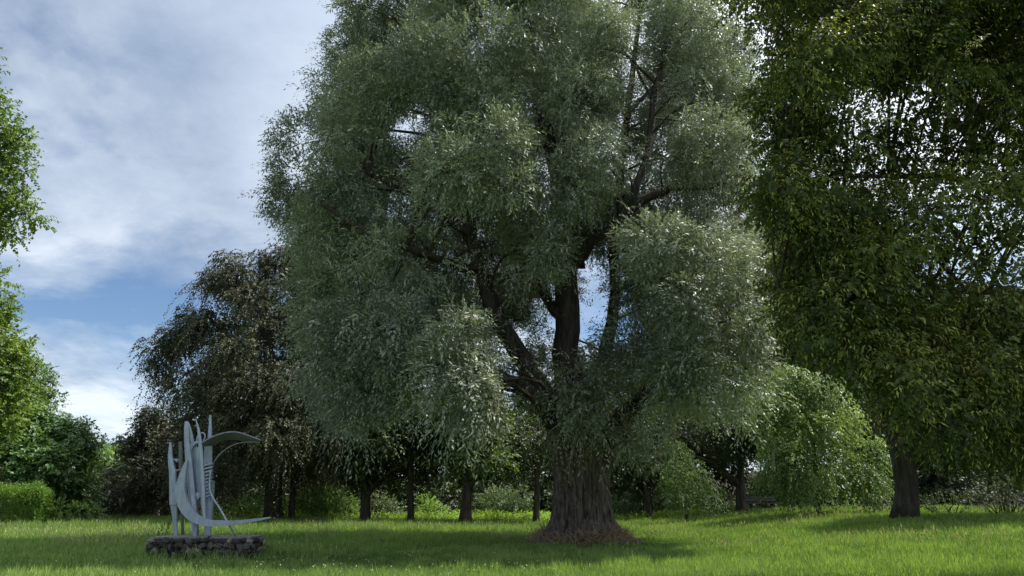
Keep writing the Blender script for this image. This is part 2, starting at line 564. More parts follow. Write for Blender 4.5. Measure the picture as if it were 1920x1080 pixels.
# ------------------------------------------------------------------ ground
def ground():
    mb = MB()
    xs = np.concatenate([[-400, -200, -110], np.arange(-70, 70.1, 1.0), [110, 200, 400]])
    ys = np.concatenate([[-200, -60, -20], np.arange(-6, 100.1, 1.0), [130, 200, 400, 800]])
    X, Y = np.meshgrid(xs, ys)
    Z = ground_z(X, Y)
    v = np.stack([X, Y, Z], -1).reshape(-1, 3)
    nx = len(xs)
    i = (np.arange(len(ys) - 1)[:, None] * nx + np.arange(nx - 1)[None]).ravel()
    mb.add(v, np.stack([i, i + 1, i + nx + 1, i + nx], -1))
    m, t = new_mat('turf')
    oc = t.n('ShaderNodeTexCoord').outputs['Object']
    n1 = t.noise(oc, 0.35, 4, 0.6)
    n2 = t.noise(oc, 24.0, 5, 0.7)
    c = t.mix(n1.outputs[0], (0.05, 0.105, 0.012), (0.10, 0.17, 0.02))
    c = t.mix(t.ramp(n2.outputs[0], [(0.35, 0.0), (0.65, 1.0)]), t.mix(0.5, c, (0.045, 0.05, 0.015)), c)
    sy = t.n('ShaderNodeSeparateXYZ', ins={0: oc})
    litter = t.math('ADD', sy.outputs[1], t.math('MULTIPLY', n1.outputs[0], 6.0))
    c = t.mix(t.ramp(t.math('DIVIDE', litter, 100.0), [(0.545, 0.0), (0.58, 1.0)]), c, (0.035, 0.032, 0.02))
    bp = t.n('ShaderNodeBump', ins={'Height': n2.outputs[0], 'Strength': 0.6, 'Distance': 0.05})
    pb = t.n('ShaderNodeBsdfPrincipled', ins={'Base Color': c, 'Roughness': 0.95, 'Specular IOR Level': 0.1, 'Normal': bp.outputs[0]})
    t.n('ShaderNodeOutputMaterial', ins={0: pb.outputs[0]})
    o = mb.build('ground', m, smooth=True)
    tag(o, 'gently rolling park lawn under the trees', kind='structure')


ground()

# ------------------------------------------------------------------ white willow
def willow():
    rng = np.random.default_rng(5)
    b = WILLOW.copy()
    b[2] = 0
    root = empty('willow_tree', b, 'huge pale grey-green willow with a massive furrowed trunk in the middle of the lawn', 'tree')
    # trunk: a lathe with deep furrows, flaring into roots
    nz, nt = 190, 520
    z = np.linspace(-0.15, 4.7, nz)
    th = np.arange(nt) / nt * 2 * np.pi
    prof = np.interp(z, [-0.15, 0.0, 0.18, 0.45, 0.8, 1.4, 2.3, 3.0, 3.6, 4.2, 4.7], [1.8, 1.58, 1.4, 1.25, 1.15, 1.08, 1.05, 1.13, 1.28, 1.18, 0.7])
    T, Z = np.meshgrid(th, z)
    ct, st = np.cos(T), np.sin(T)
    warp = 0.35 * fbm(ct * 2, st * 2, Z * 0.9, 3, 21)
    Tw = T + 0.2 * warp + 0.07 * vnoise(ct * 4, st * 4, Z * 2.2, 22)
    cw, sw = np.cos(Tw), np.sin(Tw)
    lob = 0.12 * vnoise(ct * 1.5, st * 1.5, Z * 0.3, 31) + 0.05 * np.clip(vnoise(ct * 2.6, st * 2.6, Z * 1.1, 36) - 0.35, 0, 1) + 0.035 * vnoise(cw * 4, sw * 4, Z * 0.3, 32)
    rid = 1 - np.abs(vnoise(cw * 6.5, sw * 6.5, Z * 0.8, 33)) * 3.2
    rid2 = 1 - np.abs(vnoise(cw * 13, sw * 13, Z * 1.9, 34)) * 2.6
    fur = -0.10 * np.clip(rid, 0, 1) - 0.06 * np.clip(rid2, 0, 1)
    roots = np.zeros_like(T)
    for a, s, ww in ((-0.25, 0.95, 0.22), (-1.0, 0.35, 0.2), (-1.75, 0.3, 0.25), (-2.6, 0.7, 0.3), (0.7, 0.5, 0.3), (1.7, 0.5, 0.3), (2.7, 0.4, 0.3)):
        dth = np.angle(np.exp(1j * (T - a)))
        roots += s * np.exp(-(dth / ww) ** 2)
    flare = np.exp(-np.clip(Z, 0, 9) / 0.42)
    R = prof[:, None] * (1 + lob) + fur + roots * flare * 0.6 + 0.01 * fbm(cw * 30, sw * 30, Z * 5, 2, 35)
    xoff = np.interp(z, [0, 1, 2.5, 4.7], [0.0, 0.04, 0.0, -0.02])[:, None]
    V = np.stack([b[0] + xoff + R * ct, b[1] + R * st * 0.93, Z + 0.16 * np.exp(-Z * 3)], -1).reshape(-1, 3)
    i = np.arange(nz - 1)[:, None] * nt
    j = np.arange(nt)[None]
    f = np.stack([i + j, i + (j + 1) % nt, i + nt + (j + 1) % nt, i + nt + j], -1).reshape(-1, 4)
    mb = MB()
    V = np.vstack([V, [[b[0], b[1], 5.0]]])
    m = len(V) - 1
    f = np.vstack([f, [[(nz - 1) * nt + q, (nz - 1) * nt + (q + 1) % nt, m, m] for q in range(nt)]])
    mb.add(V, f)
    mb.build('trunk', M_WILLOW_BARK, root, smooth=True)
    limbs = [
        [(1075, 830, 26, .75), (1066, 700, 26, .50), (1064, 560, 26, .46), (1055, 420, 26, .42), (1046, 330, 26, .36), (1020, 230, 26, .27), (1000, 150, 26, .22), (985, 40, 26, .16), (975, -90, 26, .09)],
        [(1050, 380, 26, .28), (1066, 260, 26.6, .25), (1072, 140, 27, .2), (1085, 20, 27, .14), (1095, -90, 27, .08)],
        [(1078, 880, 25.9, .4), (1050, 800, 25.6, .5), (1010, 722, 25.2, .38), (962, 650, 25, .33), (924, 575, 24.8, .3), (898, 500, 24.6, .27), (880, 430, 24.5, .23), (874, 365, 24.4, .19), (886, 250, 24.2, .13), (880, 120, 24, .08)],
        [(880, 440, 24.5, .2), (840, 410, 24.3, .15), (795, 380, 24, .13), (745, 352, 23.7, .1), (690, 325, 23.5, .06)],
        [(1082, 500, 26, .32), (1100, 465, 25.6, .22), (1140, 428, 25.2, .2), (1190, 385, 25, .18), (1240, 360, 24.8, .16), (1290, 335, 24.6, .12), (1370, 280, 24.5, .07)],
        [(1180, 392, 25, .16), (1200, 330, 25, .13), (1216, 280, 25, .12), (1226, 190, 25.2, .11), (1244, 90, 25.2, .09), (1258, -40, 25.2, .06)],
        [(1105, 880, 26, .4), (1132, 830, 25.8, .5), (1166, 786, 25.5, .4), (1215, 740, 25.2, .32), (1258, 680, 25, .25), (1290, 590, 24.6, .18), (1330, 500, 24.3, .1)],
        [(1095, 850, 26.3, .5), (1108, 780, 26.9, .42), (1130, 690, 27.5, .32), (1150, 580, 28, .26), (1155, 470, 28.3, .22), (1165, 330, 28.6, .18), (1180, 180, 28.8, .14), (1200, 20, 29, .08)],
        [(1175, 215, 28.7, .12), (1205, 185, 28.9, .1), (1240, 150, 29, .07), (1300, 110, 29, .04)],
        [(1075, 850, 26.3, .4), (1030, 770, 26.8, .32), (960, 715, 27.5, .22), (880, 690, 28, .17), (800, 650, 28.5, .13), (700, 560, 28.8, .08)],
        [(1040, 800, 25.4, .3), (1000, 740, 24.8, .24), (900, 690, 23.6, .15), (780, 700, 22.8, .11), (690, 690, 22.4, .08), (650, 640, 22.3, .05)],
        [(895, 510, 24.6, .2), (800, 480, 23, .14), (700, 440, 22, .1), (600, 380, 21.6, .06)],
        [(1060, 600, 25.7, .25), (1000, 520, 28, .2), (950, 380, 30, .15), (900, 200, 31, .1), (860, 40, 31.5, .06)],
        [(1240, 700, 25, .25), (1330, 680, 25.5, .16), (1400, 640, 26, .1)],
        [(1250, 355, 24.8, .12), (1330, 350, 25.5, .09), (1400, 330, 26, .05)],
    ]
    spine = []
    for q, rows in enumerate(limbs):
        mb = MB()
        p = limb(mb, rows, 26 if q in (0, 2, 6, 7) else 16, 14 if q in (0, 2, 4, 6, 7) else 9, 0.2, q, 0.05)
        mb.build('limb', M_LIMB, root, smooth=True)
        spine.append(p)
    spine = np.vstack(spine)
    spine = spine[spine[:, 3] < 0.4]
    # clumps of foliage
    poly = np.array([(700, -150), (640, 20), (615, 60), (605, 140), (535, 185), (500, 245), (505, 300), (525, 350), (515, 400), (545, 450), (560, 500), (548, 600),
                     (550, 700), (590, 760), (650, 805), (715, 805), (780, 715), (830, 745), (870, 800), (920, 790), (960, 760), (1000, 735), (1035, 760), (1090, 775),
                     (1140, 760), (1200, 730), (1250, 755), (1330, 775), (1390, 780), (1430, 720), (1440, 650), (1445, 400), (1430, 250), (1400, 100), (1370, -20), (1340, -150)], float)

    def inside(x, y):
        c = False
        for (x0, y0), (x1, y1) in zip(poly, np.roll(poly, -1, 0)):
            if (y0 > y) != (y1 > y) and x < (x1 - x0) * (y - y0) / (y1 - y0) + x0:
                c = not c
        return c
    sky_gaps = [(1108, 540, 26), (1120, 650, 22), (1182, 150, 26), (1207, 30, 22), (672, 705, 20), (770, 215, 10), (1012, 335, 12), (1262, 372, 16), (1430, 345, 8)]
    bare_front = [(1062, 560, 50), (1060, 660, 40), (1052, 430, 42), (872, 420, 34), (925, 590, 40), (975, 680, 34), (1130, 440, 40), (1190, 390, 34), (1100, 520, 40), (1216, 300, 30),
                  (1236, 180, 30), (1012, 210, 34), (1180, 200, 50), (1095, 620, 40), (800, 385, 26), (1000, 140, 20), (1250, 360, 26), (880, 500, 24), (1180, 790, 30)]
    hero = [(900, 275, 95, 75, 20.0), (850, 330, 80, 70, 20.3), (945, 340, 60, 55, 20.2), (680, 540, 95, 75, 20.0), (640, 620, 75, 90, 21.0), (720, 610, 80, 90, 20.2), (600, 680, 50, 80, 22.5),
            (860, 640, 62, 75, 19.2), (830, 690, 55, 70, 19.0), (880, 715, 50, 70, 18.8), (868, 755, 40, 42, 18.8), (690, 738, 55, 58, 21.0), (650, 755, 40, 42, 21.6), (1230, 460, 85, 55, 20.5),
            (1320, 500, 90, 70, 21.0), (1280, 560, 70, 60, 20.0), (1370, 600, 70, 90, 21.6), (1300, 650, 70, 90, 20.6), (1350, 715, 72, 65, 21.0), (1260, 700, 50, 60, 20.8), (1400, 680, 45, 80, 22.5),
            (760, 480, 85, 60, 20.6), (570, 270, 65, 70, 25.0), (540, 370, 45, 45, 25.5), (600, 430, 70, 60, 23.5), (650, 350, 85, 75, 22.5), (640, 200, 60, 55, 25.5), (680, 110, 70, 60, 25.0),
            (1050, 735, 42, 36, 23.6), (1100, 705, 52, 42, 23.4), (1010, 725, 32, 30, 24.0), (1090, 765, 34, 24, 23.3), (1140, 740, 30, 34, 23.8), (1045, 790, 20, 22, 24.2), (1120, 800, 18, 20, 24.2), (1180, 822, 16, 34, 24.3), (1226, 812, 26, 40, 24.2), (980, 500, 60, 60, 22.6), (940, 450, 60, 60, 22.4),
            (790, 120, 90, 70, 22.0), (900, 90, 90, 65, 21.5), (1000, 60, 70, 60, 22.0), (1110, 300, 60, 60, 22.0), (1330, 270, 90, 70, 22.5), (1320, 150, 80, 80, 23.5), (1290, 40, 80, 70, 24.0), (1120, 90, 60, 70, 23.0)]
    rows = list(hero)
    tries = 0
    while len(rows) < 250 and tries < 12000:
        tries += 1
        x, y = rng.uniform(500, 1450), rng.uniform(-150, 830)
        if not inside(x, y):
            continue
        e = ((x - 975) / 490) ** 2 + ((y - 330) / 560) ** 2
        h = math.sqrt(max(0.03, 1 - e))
        dY = 7.0 * h * rng.uniform(-0.75, 1.0)
        rx = rng.uniform(44, 84)
        ry = rx * rng.uniform(0.62, 0.95)
        inset = 0.62
        if not all(inside(x + a * rx * inset, y + c * ry * inset) for a, c in ((1, 0), (-1, 0), (0, 1), (0, -1))):
            continue
        if any(math.hypot(x - a, y - c) < r + 0.5 * rx for a, c, r in sky_gaps):
            continue
        if dY < 2 and any(math.hypot(x - a, y - c) < 0.8 * r + 0.32 * rx for a, c, r in bare_front):
            continue
        if any(math.hypot(x - q[0], y - q[1]) < 40 and abs(26 + dY - q[4]) < 2.0 for q in rows):
            continue
        rows.append((x, y, rx, ry, 26 + dY))
    tries = 0
    while len(rows) < 300 and tries < 8000:             # the far side of the crown closes most of the gaps
        tries += 1
        x, y, rx = rng.uniform(540, 1440), rng.uniform(-120, 720), rng.uniform(46, 80)
        if not (inside(x - rx * .7, y) and inside(x + rx * .7, y) and inside(x, y + rx * .7)):
            continue
        if any(math.hypot(x - a, y - c) < r + 0.45 * rx for a, c, r in sky_gaps) or (y > 480 and 930 < x < 1200):
            continue
        h = math.sqrt(max(0.1, 1 - ((x - 975) / 490) ** 2 - ((y - 330) / 560) ** 2))
        Y = 26 + 1.5 + 5 * h * rng.random()
        if any(math.hypot(x - q[0], y - q[1]) < 42 and abs(Y - q[4]) < 1.8 for q in rows):
            continue
        rows.append((x, y, rx, rx * rng.uniform(0.65, 0.95), Y))
    C, R = blobs(rows)
    R = np.clip(R, 0.55, 2.0)
    mbr = MB()
    branch_out(mbr, C, R, spine, 0.06, 4, 5, rng)
    mbr.build('branches', M_LIMB, root, kind='stuff')
    mbl = Crown()
    vol = R[:, 0] * R[:, 1] * R[:, 2]
    per = np.clip(250 * vol ** 0.72, 80, 800)
    sprays(mbl, C, R, per, L=0.55, droop=0.28, up=0.12, out=0.9, k=16, side=0.2, ln=0.155, wd=0.055, ang=0.85, hang=0.18, pw=0.4, rnd=0.45, flat=0.8, gap=0.62, rng=rng)
    sprays(mbl, C, R * 1.08, np.full(len(C), 16), L=1.05, droop=0.5, up=0.1, out=1.0, k=22, side=0.14, ln=0.15, wd=0.052, ang=0.8, hang=0.25, pw=0.12, rnd=0.4, flat=0.5, rng=rng)
    # hanging outer shoots on the low front boughs
    low = [q for q, r in enumerate(rows) if r[1] > 560 and r[4] < 23.5]
    sprays(mbl, C[low] - np.array([0, 0, 0.3]), R[low], np.full(len(low), 34), L=0.85, droop=0.75, up=0.0, out=0.6, k=30, side=0.12, ln=0.15, wd=0.052, ang=0.8, hang=0.35, pw=0.3, rnd=0.4, flat=0.3, rng=rng)
    mbl.build('crown', M_WILLOW, root)
    # dead twigs and dry stalks heaped round the foot
    n = 4200
    a = rng.uniform(0, 2 * np.pi, n)
    rr = 1.25 + np.abs(rng.normal(0, 0.3, n)) + 0.35 * np.exp(-((np.angle(np.exp(1j * (a + 2.3)))) / 0.6) ** 2)
    p = np.stack([b[0] + rr * np.cos(a), b[1] + rr * np.sin(a), np.zeros(n)], -1)
    p[:, 2] = ground_z(p[:, 0], p[:, 1]) + np.clip(0.5 - 0.55 * (rr - 1.1), 0.05, 0.5) * rng.random(n)
    d = rng.normal(size=(n, 3)) * np.array([1, 1, 0.45]) + np.array([0, 0, 0.55])
    mt = MB()
    leaves(mt, p, d, rng.normal(size=(n, 3)), rng.uniform(0.15, 0.5, n), rng.uniform(0.012, 0.028, n), rng.random(n))
    tag(mt.build('dead_twigs', M_STRAW, origin=b), 'brown heap of dead twigs and dry stalks round the foot of the willow trunk', 'twigs', kind='stuff')


willow()

# ------------------------------------------------------------------ lime trees on the right
def lime_near():
    rng = np.random.default_rng(8)
    b = base_of(2230, 15.0)
    root = empty('lime_tree', b, 'flowering lime tree with yellow bracts whose boughs overhang the right side', 'tree', 'flowering lime trees on the right')
    mb = MB()
    tp = smooth_path(np.array([[*b - [0, 0, .2], .62], [b[0], b[1], b[2] + 0.5, .48], [b[0] - .1, b[1], 4, .4], [b[0] - .2, b[1] + .1, 8, .33], [b[0] - .1, b[1] + .2, 13, .2], [b[0], b[1] + .2, 18, .06]]), 26)
    tube(mb, tp[:, :3], tp[:, 3], 16, 0, 0.12, 3)
    mb.build('trunk', M_LIME_BARK, root, smooth=True)
    sp = [tp]
    lim = [
        [(2060, 330, 15, .2), (1985, 285, 14.6, .16), (1920, 262, 14.3, .13), (1850, 212, 14, .1), (1760, 160, 13.6, .07), (1650, 60, 13.2, .04), (1560, 20, 13, .025)],
        [(2060, 420, 15, .17), (1960, 380, 14, .11), (1850, 350, 13.4, .08), (1740, 330, 13, .06), (1600, 330, 12.6, .04), (1480, 300, 12.4, .02)],
        [(2060, 620, 15, .18), (1950, 560, 13.6, .11), (1820, 545, 12.6, .08), (1690, 560, 12, .06), (1560, 560, 11.8, .035), (1460, 540, 11.7, .02)],
        [(2060, 740, 15, .16), (1960, 690, 13.4, .1), (1840, 690, 12.2, .07), (1720, 730, 11.6, .045), (1620, 730, 11.4, .02)],
        [(2080, 200, 15, .18), (1960, 120, 15, .12), (1840, 50, 15, .08), (1700, -20, 15, .05), (1500, -60, 15, .03)],
        [(1700, 135, 13.4, .05), (1660, 70, 13.8, .04), (1640, -10, 14, .025)],
    ]
    for q, rows in enumerate(lim):
        mb = MB()
        sp.append(limb(mb, rows, 18, 8, 0.12, q, 0.03))
        mb.build('limb', M_BARK, root, smooth=True)
    spine = np.vstack(sp)
    rows, tries = [(1470, 215, 58, 34, 13.0), (1500, 262, 58, 34, 12.6), (1446, 176, 46, 28, 13.2), (1525, 190, 50, 30, 13.4), (1462, 262, 44, 28, 12.8), (1490, 160, 50, 30, 12.4)], 0
    edge_y = [-100, 0, 60, 130, 200, 300, 380, 470, 560, 630, 680, 740, 800, 850, 900]
    edge_x = [1365, 1365, 1360, 1380, 1420, 1430, 1415, 1410, 1430, 1495, 1570, 1640, 1720, 1830, 1950]
    while len(rows) < 240 and tries < 12000:
        tries += 1
        y = rng.uniform(-110, 850)
        x = rng.uniform(1380, 2090)
        rx = rng.uniform(45, 85)
        if x < np.interp(y, edge_y, edge_x) + rx * 0.8:
            continue
        Y = rng.uniform(10.4, 14.8)
        if any(math.hypot(x - q[0], (y - q[1]) * 1.5) < 44 and abs(Y - q[4]) < 1.6 for q in rows):
            continue
        # an open diagonal band where the sky glitters through
        band = abs((y - 210) - (x - 1560) * 1.0) / 1.41
        open_ = (x > 1540 and 110 < y < 610 and band < 95) or (x > 1760 and 180 < y < 600)
        if open_ and rng.random() < 0.4:
            continue
        rows.append((x, y, rx, rx * rng.uniform(0.45, 0.7), Y))
    for _ in range(44):                                 # the side of the crown that lies beyond the frame
        rows.append((rng.uniform(2130, 2700), rng.uniform(-150, 560), rng.uniform(70, 110), rng.uniform(45, 70), rng.uniform(12, 19)))
    C, R = blobs(rows)
    mbr = MB()
    branch_out(mbr, C, R, spine, 0.035, 4, 4, rng)
    mbr.build('branches', M_BARK, root, kind='stuff')
    vol = R[:, 0] * R[:, 1] * R[:, 2]
    px = np.array([r[0] for r in rows])
    py = np.array([r[1] for r in rows])
    band = np.abs((py - 210) - (px - 1560)) / 1.41
    openness = np.where((px > 1540) & (py > 110) & (py < 610) & ((band < 110) | ((px > 1700) & (px < 2100))), 0.33, 1.0)
    per = np.clip(330 * vol ** 0.55, 50, 330) * openness
    ml = Crown()
    sprays(ml, C, R, per, L=0.5, droop=0.25, up=0.02, out=1.0, k=13, ln=0.085, wd=0.066, ang=0.9, hang=0.5, broad=True, pw=0.5, rnd=0.4, flat=1.0, fold=0.08, rng=rng)
    ml.build('crown', M_LIME, root)
    mf = Crown()
    sprays(mf, C, R, per * 0.8, L=0.5, droop=0.25, up=0.0, out=1.0, k=6, ln=0.1, wd=0.026, ang=1.0, hang=0.9, pw=0.35, rnd=0.4, flat=0.4, fold=0.3, rng=rng)
    mf.build('blossom', M_BRACT, root)


def park_tree(name, label, cat, base, rows, trunk, mat, bark, limbs=(), per=60, L=0.8, k=11, ln=0.13, wd=0.075, droop=0.3, up=0.1, hang=0.3, ang=0.8, flat=0.8,
              broad=False, seed=1, deep=1.1, sub=3, r0=0.06, group=None, gap=0.7, pw=0.45, rnd=0.45, out=1.0, extra=None, blossom=None):
    """a tree whose clumps (rows), trunk and limbs are measured from the photo"""
    rng = np.random.default_rng(seed)
    root = empty(name, base, label, cat, group)
    mb = MB()
    tp = path_px(trunk) if not isinstance(trunk, np.ndarray) else trunk
    tp = smooth_path(tp, 18)
    tp[0, :3] = base - np.array([0, 0, 0.15])
    fl = np.exp(-np.clip(tp[:, 2] - base[2], 0, 9) / 0.35) * 0.35 + 1
    tube(mb, tp[:, :3], tp[:, 3] * fl, 12, 0, 0.14, seed)
    mb.build('trunk', bark, root, smooth=True)
    sp = [tp]
    for q, l in enumerate(limbs):
        mb = MB()
        sp.append(limb(mb, l, 12, 8, 0.12, seed + q, 0.03))
        mb.build('limb', bark, root, smooth=True)
    spine = np.vstack(sp)
    up_half = spine[spine[:, 2] > base[2] + 0.35 * (spine[:, 2].max() - base[2])]
    C, R = blobs(rows, deep=deep)
    mbr = MB()
    branch_out(mbr, C, R, up_half, r0, sub, 5, rng)
    mbr.build('branches', bark, root, kind='stuff')
    ml = Crown()
    vol = R[:, 0] * R[:, 1] * R[:, 2]
    pn = np.clip(4.0 * per * vol ** 0.66, 20, 2600)
    sprays(ml, C, R, pn, L=L, droop=droop, up=up, out=out, k=k, ln=ln, wd=wd, ang=ang, hang=hang, broad=broad, pw=pw, rnd=rnd, flat=flat, gap=gap, rng=rng)
    if extra:
        extra(ml, C, R, rng)
    ml.build('crown', mat, root)
    if blossom:
        mf = Crown()
        sprays(mf, C, R, pn * blossom, L=0.5, droop=0.3, k=4, ln=0.13, wd=0.04, ang=1.0, hang=0.9, pw=0.3, flat=0.4, fold=0.3, rng=rng)
        mf.build('blossom', M_BRACT, root)
    return root


def fill(poly_fn, n, r, Y, rng, asp=0.8, sep=0.75):
    """scatter n clumps over the part of the picture plane that a crown covers, in depth too"""
    rows, tries = [], 0
    x0, y0, x1, y1 = poly_fn
    cx, cy, hx, hy = (x0 + x1) / 2, (y0 + y1) / 2, (x1 - x0) / 2, (y1 - y0) / 2
    while len(rows) < n and tries < 3000:
        tries += 1
        a, c = rng.uniform(-1, 1), rng.uniform(-1, 1)
        if a * a + c * c > 1:
            continue
        rr = rng.uniform(*r)
        x, y = cx + a * (hx - rr * 0.7), cy + c * (hy - rr * asp * 0.7)
        dY = math.sqrt(1 - a * a - c * c + 1e-6) * min(hx / PXM(cx, cy, Y), 3.2) * rng.uniform(-0.9, 0.9)
        if any(math.hypot(x - q[0], y - q[1]) < sep * rr and abs(Y + dY - q[4]) < 1.2 for q in rows):
            continue
        rows.append((x, y, rr, rr * asp, Y + dY))
    return rows


lime_near()

R2 = np.random.default_rng(77)
b = base_of(1702, 30.0)
park_tree('lime_tree', 'lime tree with a stout leaning bare trunk in deep shade at the lawn edge', 'tree', b,
          fill((1640, 540, 2060, 880), 46, (44, 66), 30, R2, 0.62),
          [(1702, 962, 30, .44), (1698, 900, 30, .46), (1688, 840, 30, .45), (1680, 760, 30, .38), (1676, 640, 30, .25), (1680, 560, 30, .1)], M_LIME, M_LIME_BARK,
          limbs=[[(1684, 820, 30, .28), (1740, 770, 29.5, .2), (1820, 740, 29, .1)], [(1682, 800, 30, .26), (1666, 740, 30, .16), (1655, 690, 30, .08)]],
          per=46, ln=0.14, wd=0.11, hang=0.4, seed=21, group='flowering lime trees on the right', blossom=0.5, gap=0)

# ------------------------------------------------------------------ weeping copper beech
def strands(ml, C, R, rng):
    """long hanging shoots"""
    n = np.clip(15 * R[:, 0] ** 1.5, 8, 46).astype(int)
    sprays(ml, C, R, n, L=1.7, droop=1.15, up=0.1, out=0.7, k=44, side=0.1, ln=0.15, wd=0.085, ang=0.7, hang=0.5, pw=0.3, rnd=0.35, flat=0.2, rng=rng)


Yb = 45.0
b = base_of(512, Yb)
beech_rows = [(292, 652, 30, 16, Yb), (328, 640, 36, 24, Yb), (350, 612, 34, 20, Yb - 1), (300, 690, 24, 24, Yb), (366, 600, 36, 24, Yb), (385, 545, 30, 22, Yb), (410, 530, 34, 24, Yb), (428, 492, 24, 22, Yb),
              (445, 520, 36, 34, Yb - 1), (480, 500, 34, 24, Yb), (520, 482, 32, 22, Yb), (560, 490, 36, 26, Yb), (470, 570, 46, 40, Yb - 2), (520, 545, 50, 44, Yb - 1), (570, 550, 48, 50, Yb), (620, 560, 40, 60, Yb),
              (400, 610, 46, 40, Yb - 1), (380, 670, 40, 36, Yb - 2), (430, 660, 46, 40, Yb - 3), (500, 640, 44, 40, Yb - 3), (560, 620, 40, 44, Yb - 1), (345, 720, 36, 34, Yb - 1), (400, 740, 48, 40, Yb - 3),
              (470, 730, 52, 46, Yb - 4), (540, 730, 54, 54, Yb - 4), (600, 720, 52, 64, Yb - 3), (650, 760, 48, 60, Yb - 2), (380, 800, 46, 40, Yb - 2), (450, 800, 54, 44, Yb - 4), (520, 815, 52, 44, Yb - 5),
              (585, 800, 50, 52, Yb - 4.5), (640, 820, 46, 40, Yb - 3), (410, 850, 48, 38, Yb - 3), (470, 855, 48, 32, Yb - 4), (530, 852, 52, 26, Yb - 4), (600, 850, 54, 28, Yb - 3), (660, 855, 40, 26, Yb - 1),
              (415, 900, 30, 24, Yb - 2), (360, 860, 40, 46, Yb + 1), (560, 680, 50, 40, Yb + 3), (480, 780, 60, 60, Yb + 3), (600, 830, 60, 60, Yb + 3), (420, 700, 54, 50, Yb + 3), (500, 700, 60, 56, Yb + 3), (450, 620, 50, 46, Yb + 2.5), (540, 600, 56, 54, Yb + 3), (400, 780, 54, 56, Yb + 3), (540, 790, 60, 60, Yb + 3), (500, 560, 44, 40, Yb + 2), (600, 640, 54, 60, Yb + 3), (680, 830, 44, 60, Yb + 2)]
park_tree('beech_tree', 'tall dark copper beech with hanging bronze-green shoots behind the metal sculpture', 'tree', b, beech_rows,
          [(512, 975, Yb, .52), (512, 900, Yb, .5), (508, 820, Yb, .45), (504, 700, Yb, .36), (500, 600, Yb, .24), (498, 520, Yb, .1), (500, 480, Yb, .04)], M_BEECH, M_BARK,
          limbs=[[(506, 700, Yb, .2), (440, 660, Yb - 1, .13), (360, 640, Yb - 1, .07), (290, 650, Yb, .03)], [(505, 640, Yb, .18), (450, 570, Yb, .1), (400, 535, Yb, .05)],
                 [(506, 760, Yb, .2), (570, 700, Yb - 1, .13), (630, 660, Yb, .07)], [(507, 780, Yb, .22), (440, 760, Yb - 3, .13), (380, 760, Yb - 3, .07)],
                 [(508, 820, Yb, .24), (560, 800, Yb - 3, .15), (600, 790, Yb - 4, .08)], [(502, 580, Yb, .12), (530, 520, Yb, .07), (560, 490, Yb, .03)]],
          per=56, L=0.85, k=14, ln=0.16, wd=0.10, droop=0.75, up=0.1, hang=0.5, flat=0.5, seed=31, extra=strands, sub=4, gap=0.55)

# ------------------------------------------------------------------ trees on the left
Ym = 29.0
b = base_of(-150, Ym)
park_tree('maple_tree', 'sunlit yellow-green maple reaching in at the left edge with an open upper bough', 'tree', b,
          [(-20, 190, 30, 16, Ym), (10, 232, 32, 18, Ym), (34, 262, 26, 16, Ym), (-20, 260, 50, 30, Ym), (0, 300, 40, 20, Ym), (40, 318, 20, 11, Ym), (-10, 345, 50, 24, Ym), (34, 375, 24, 14, Ym), (58, 405, 22, 11, Ym),
           (10, 395, 40, 22, Ym), (-30, 420, 44, 30, Ym), (15, 445, 22, 14, Ym), (-20, 525, 26, 20, Ym), (-30, 570, 40, 32, Ym - 1), (0, 590, 28, 24, Ym), (8, 632, 34, 28, Ym), (-20, 650, 50, 40, Ym - 1),
           (36, 672, 28, 20, Ym), (0, 700, 44, 32, Ym - 1), (36, 726, 28, 22, Ym), (-30, 730, 50, 40, Ym - 1), (10, 770, 42, 30, Ym - 1), (-40, 800, 40, 34, Ym - 1), (-90, 300, 60, 60, Ym), (-110, 450, 60, 60, Ym),
           (-110, 600, 70, 60, Ym), (-100, 720, 70, 50, Ym), (-150, 200, 70, 60, Ym), (-130, 60, 70, 60, Ym), (-60, 110, 40, 40, Ym)],
          [(-150, 985, Ym, .4), (-150, 850, Ym, .34), (-146, 650, Ym, .28), (-140, 400, Ym, .2), (-130, 150, Ym, .1), (-130, 40, Ym, .04)], M_MAPLE, M_BARK,
          limbs=[[(-142, 480, Ym, .14), (-80, 440, Ym, .09), (-10, 410, Ym, .05), (60, 400, Ym, .02)], [(-140, 400, Ym, .12), (-70, 330, Ym, .08), (0, 280, Ym, .045), (50, 250, Ym, .02)],
                 [(-147, 720, Ym, .14), (-80, 690, Ym, .09), (0, 670, Ym, .05), (50, 665, Ym, .02)]],
          per=34, L=0.75, k=10, ln=0.15, wd=0.13, droop=0.2, up=0.25, hang=0.3, flat=1.0, broad=True, seed=41, sub=4, gap=0.0, deep=1.4, r0=0.05)

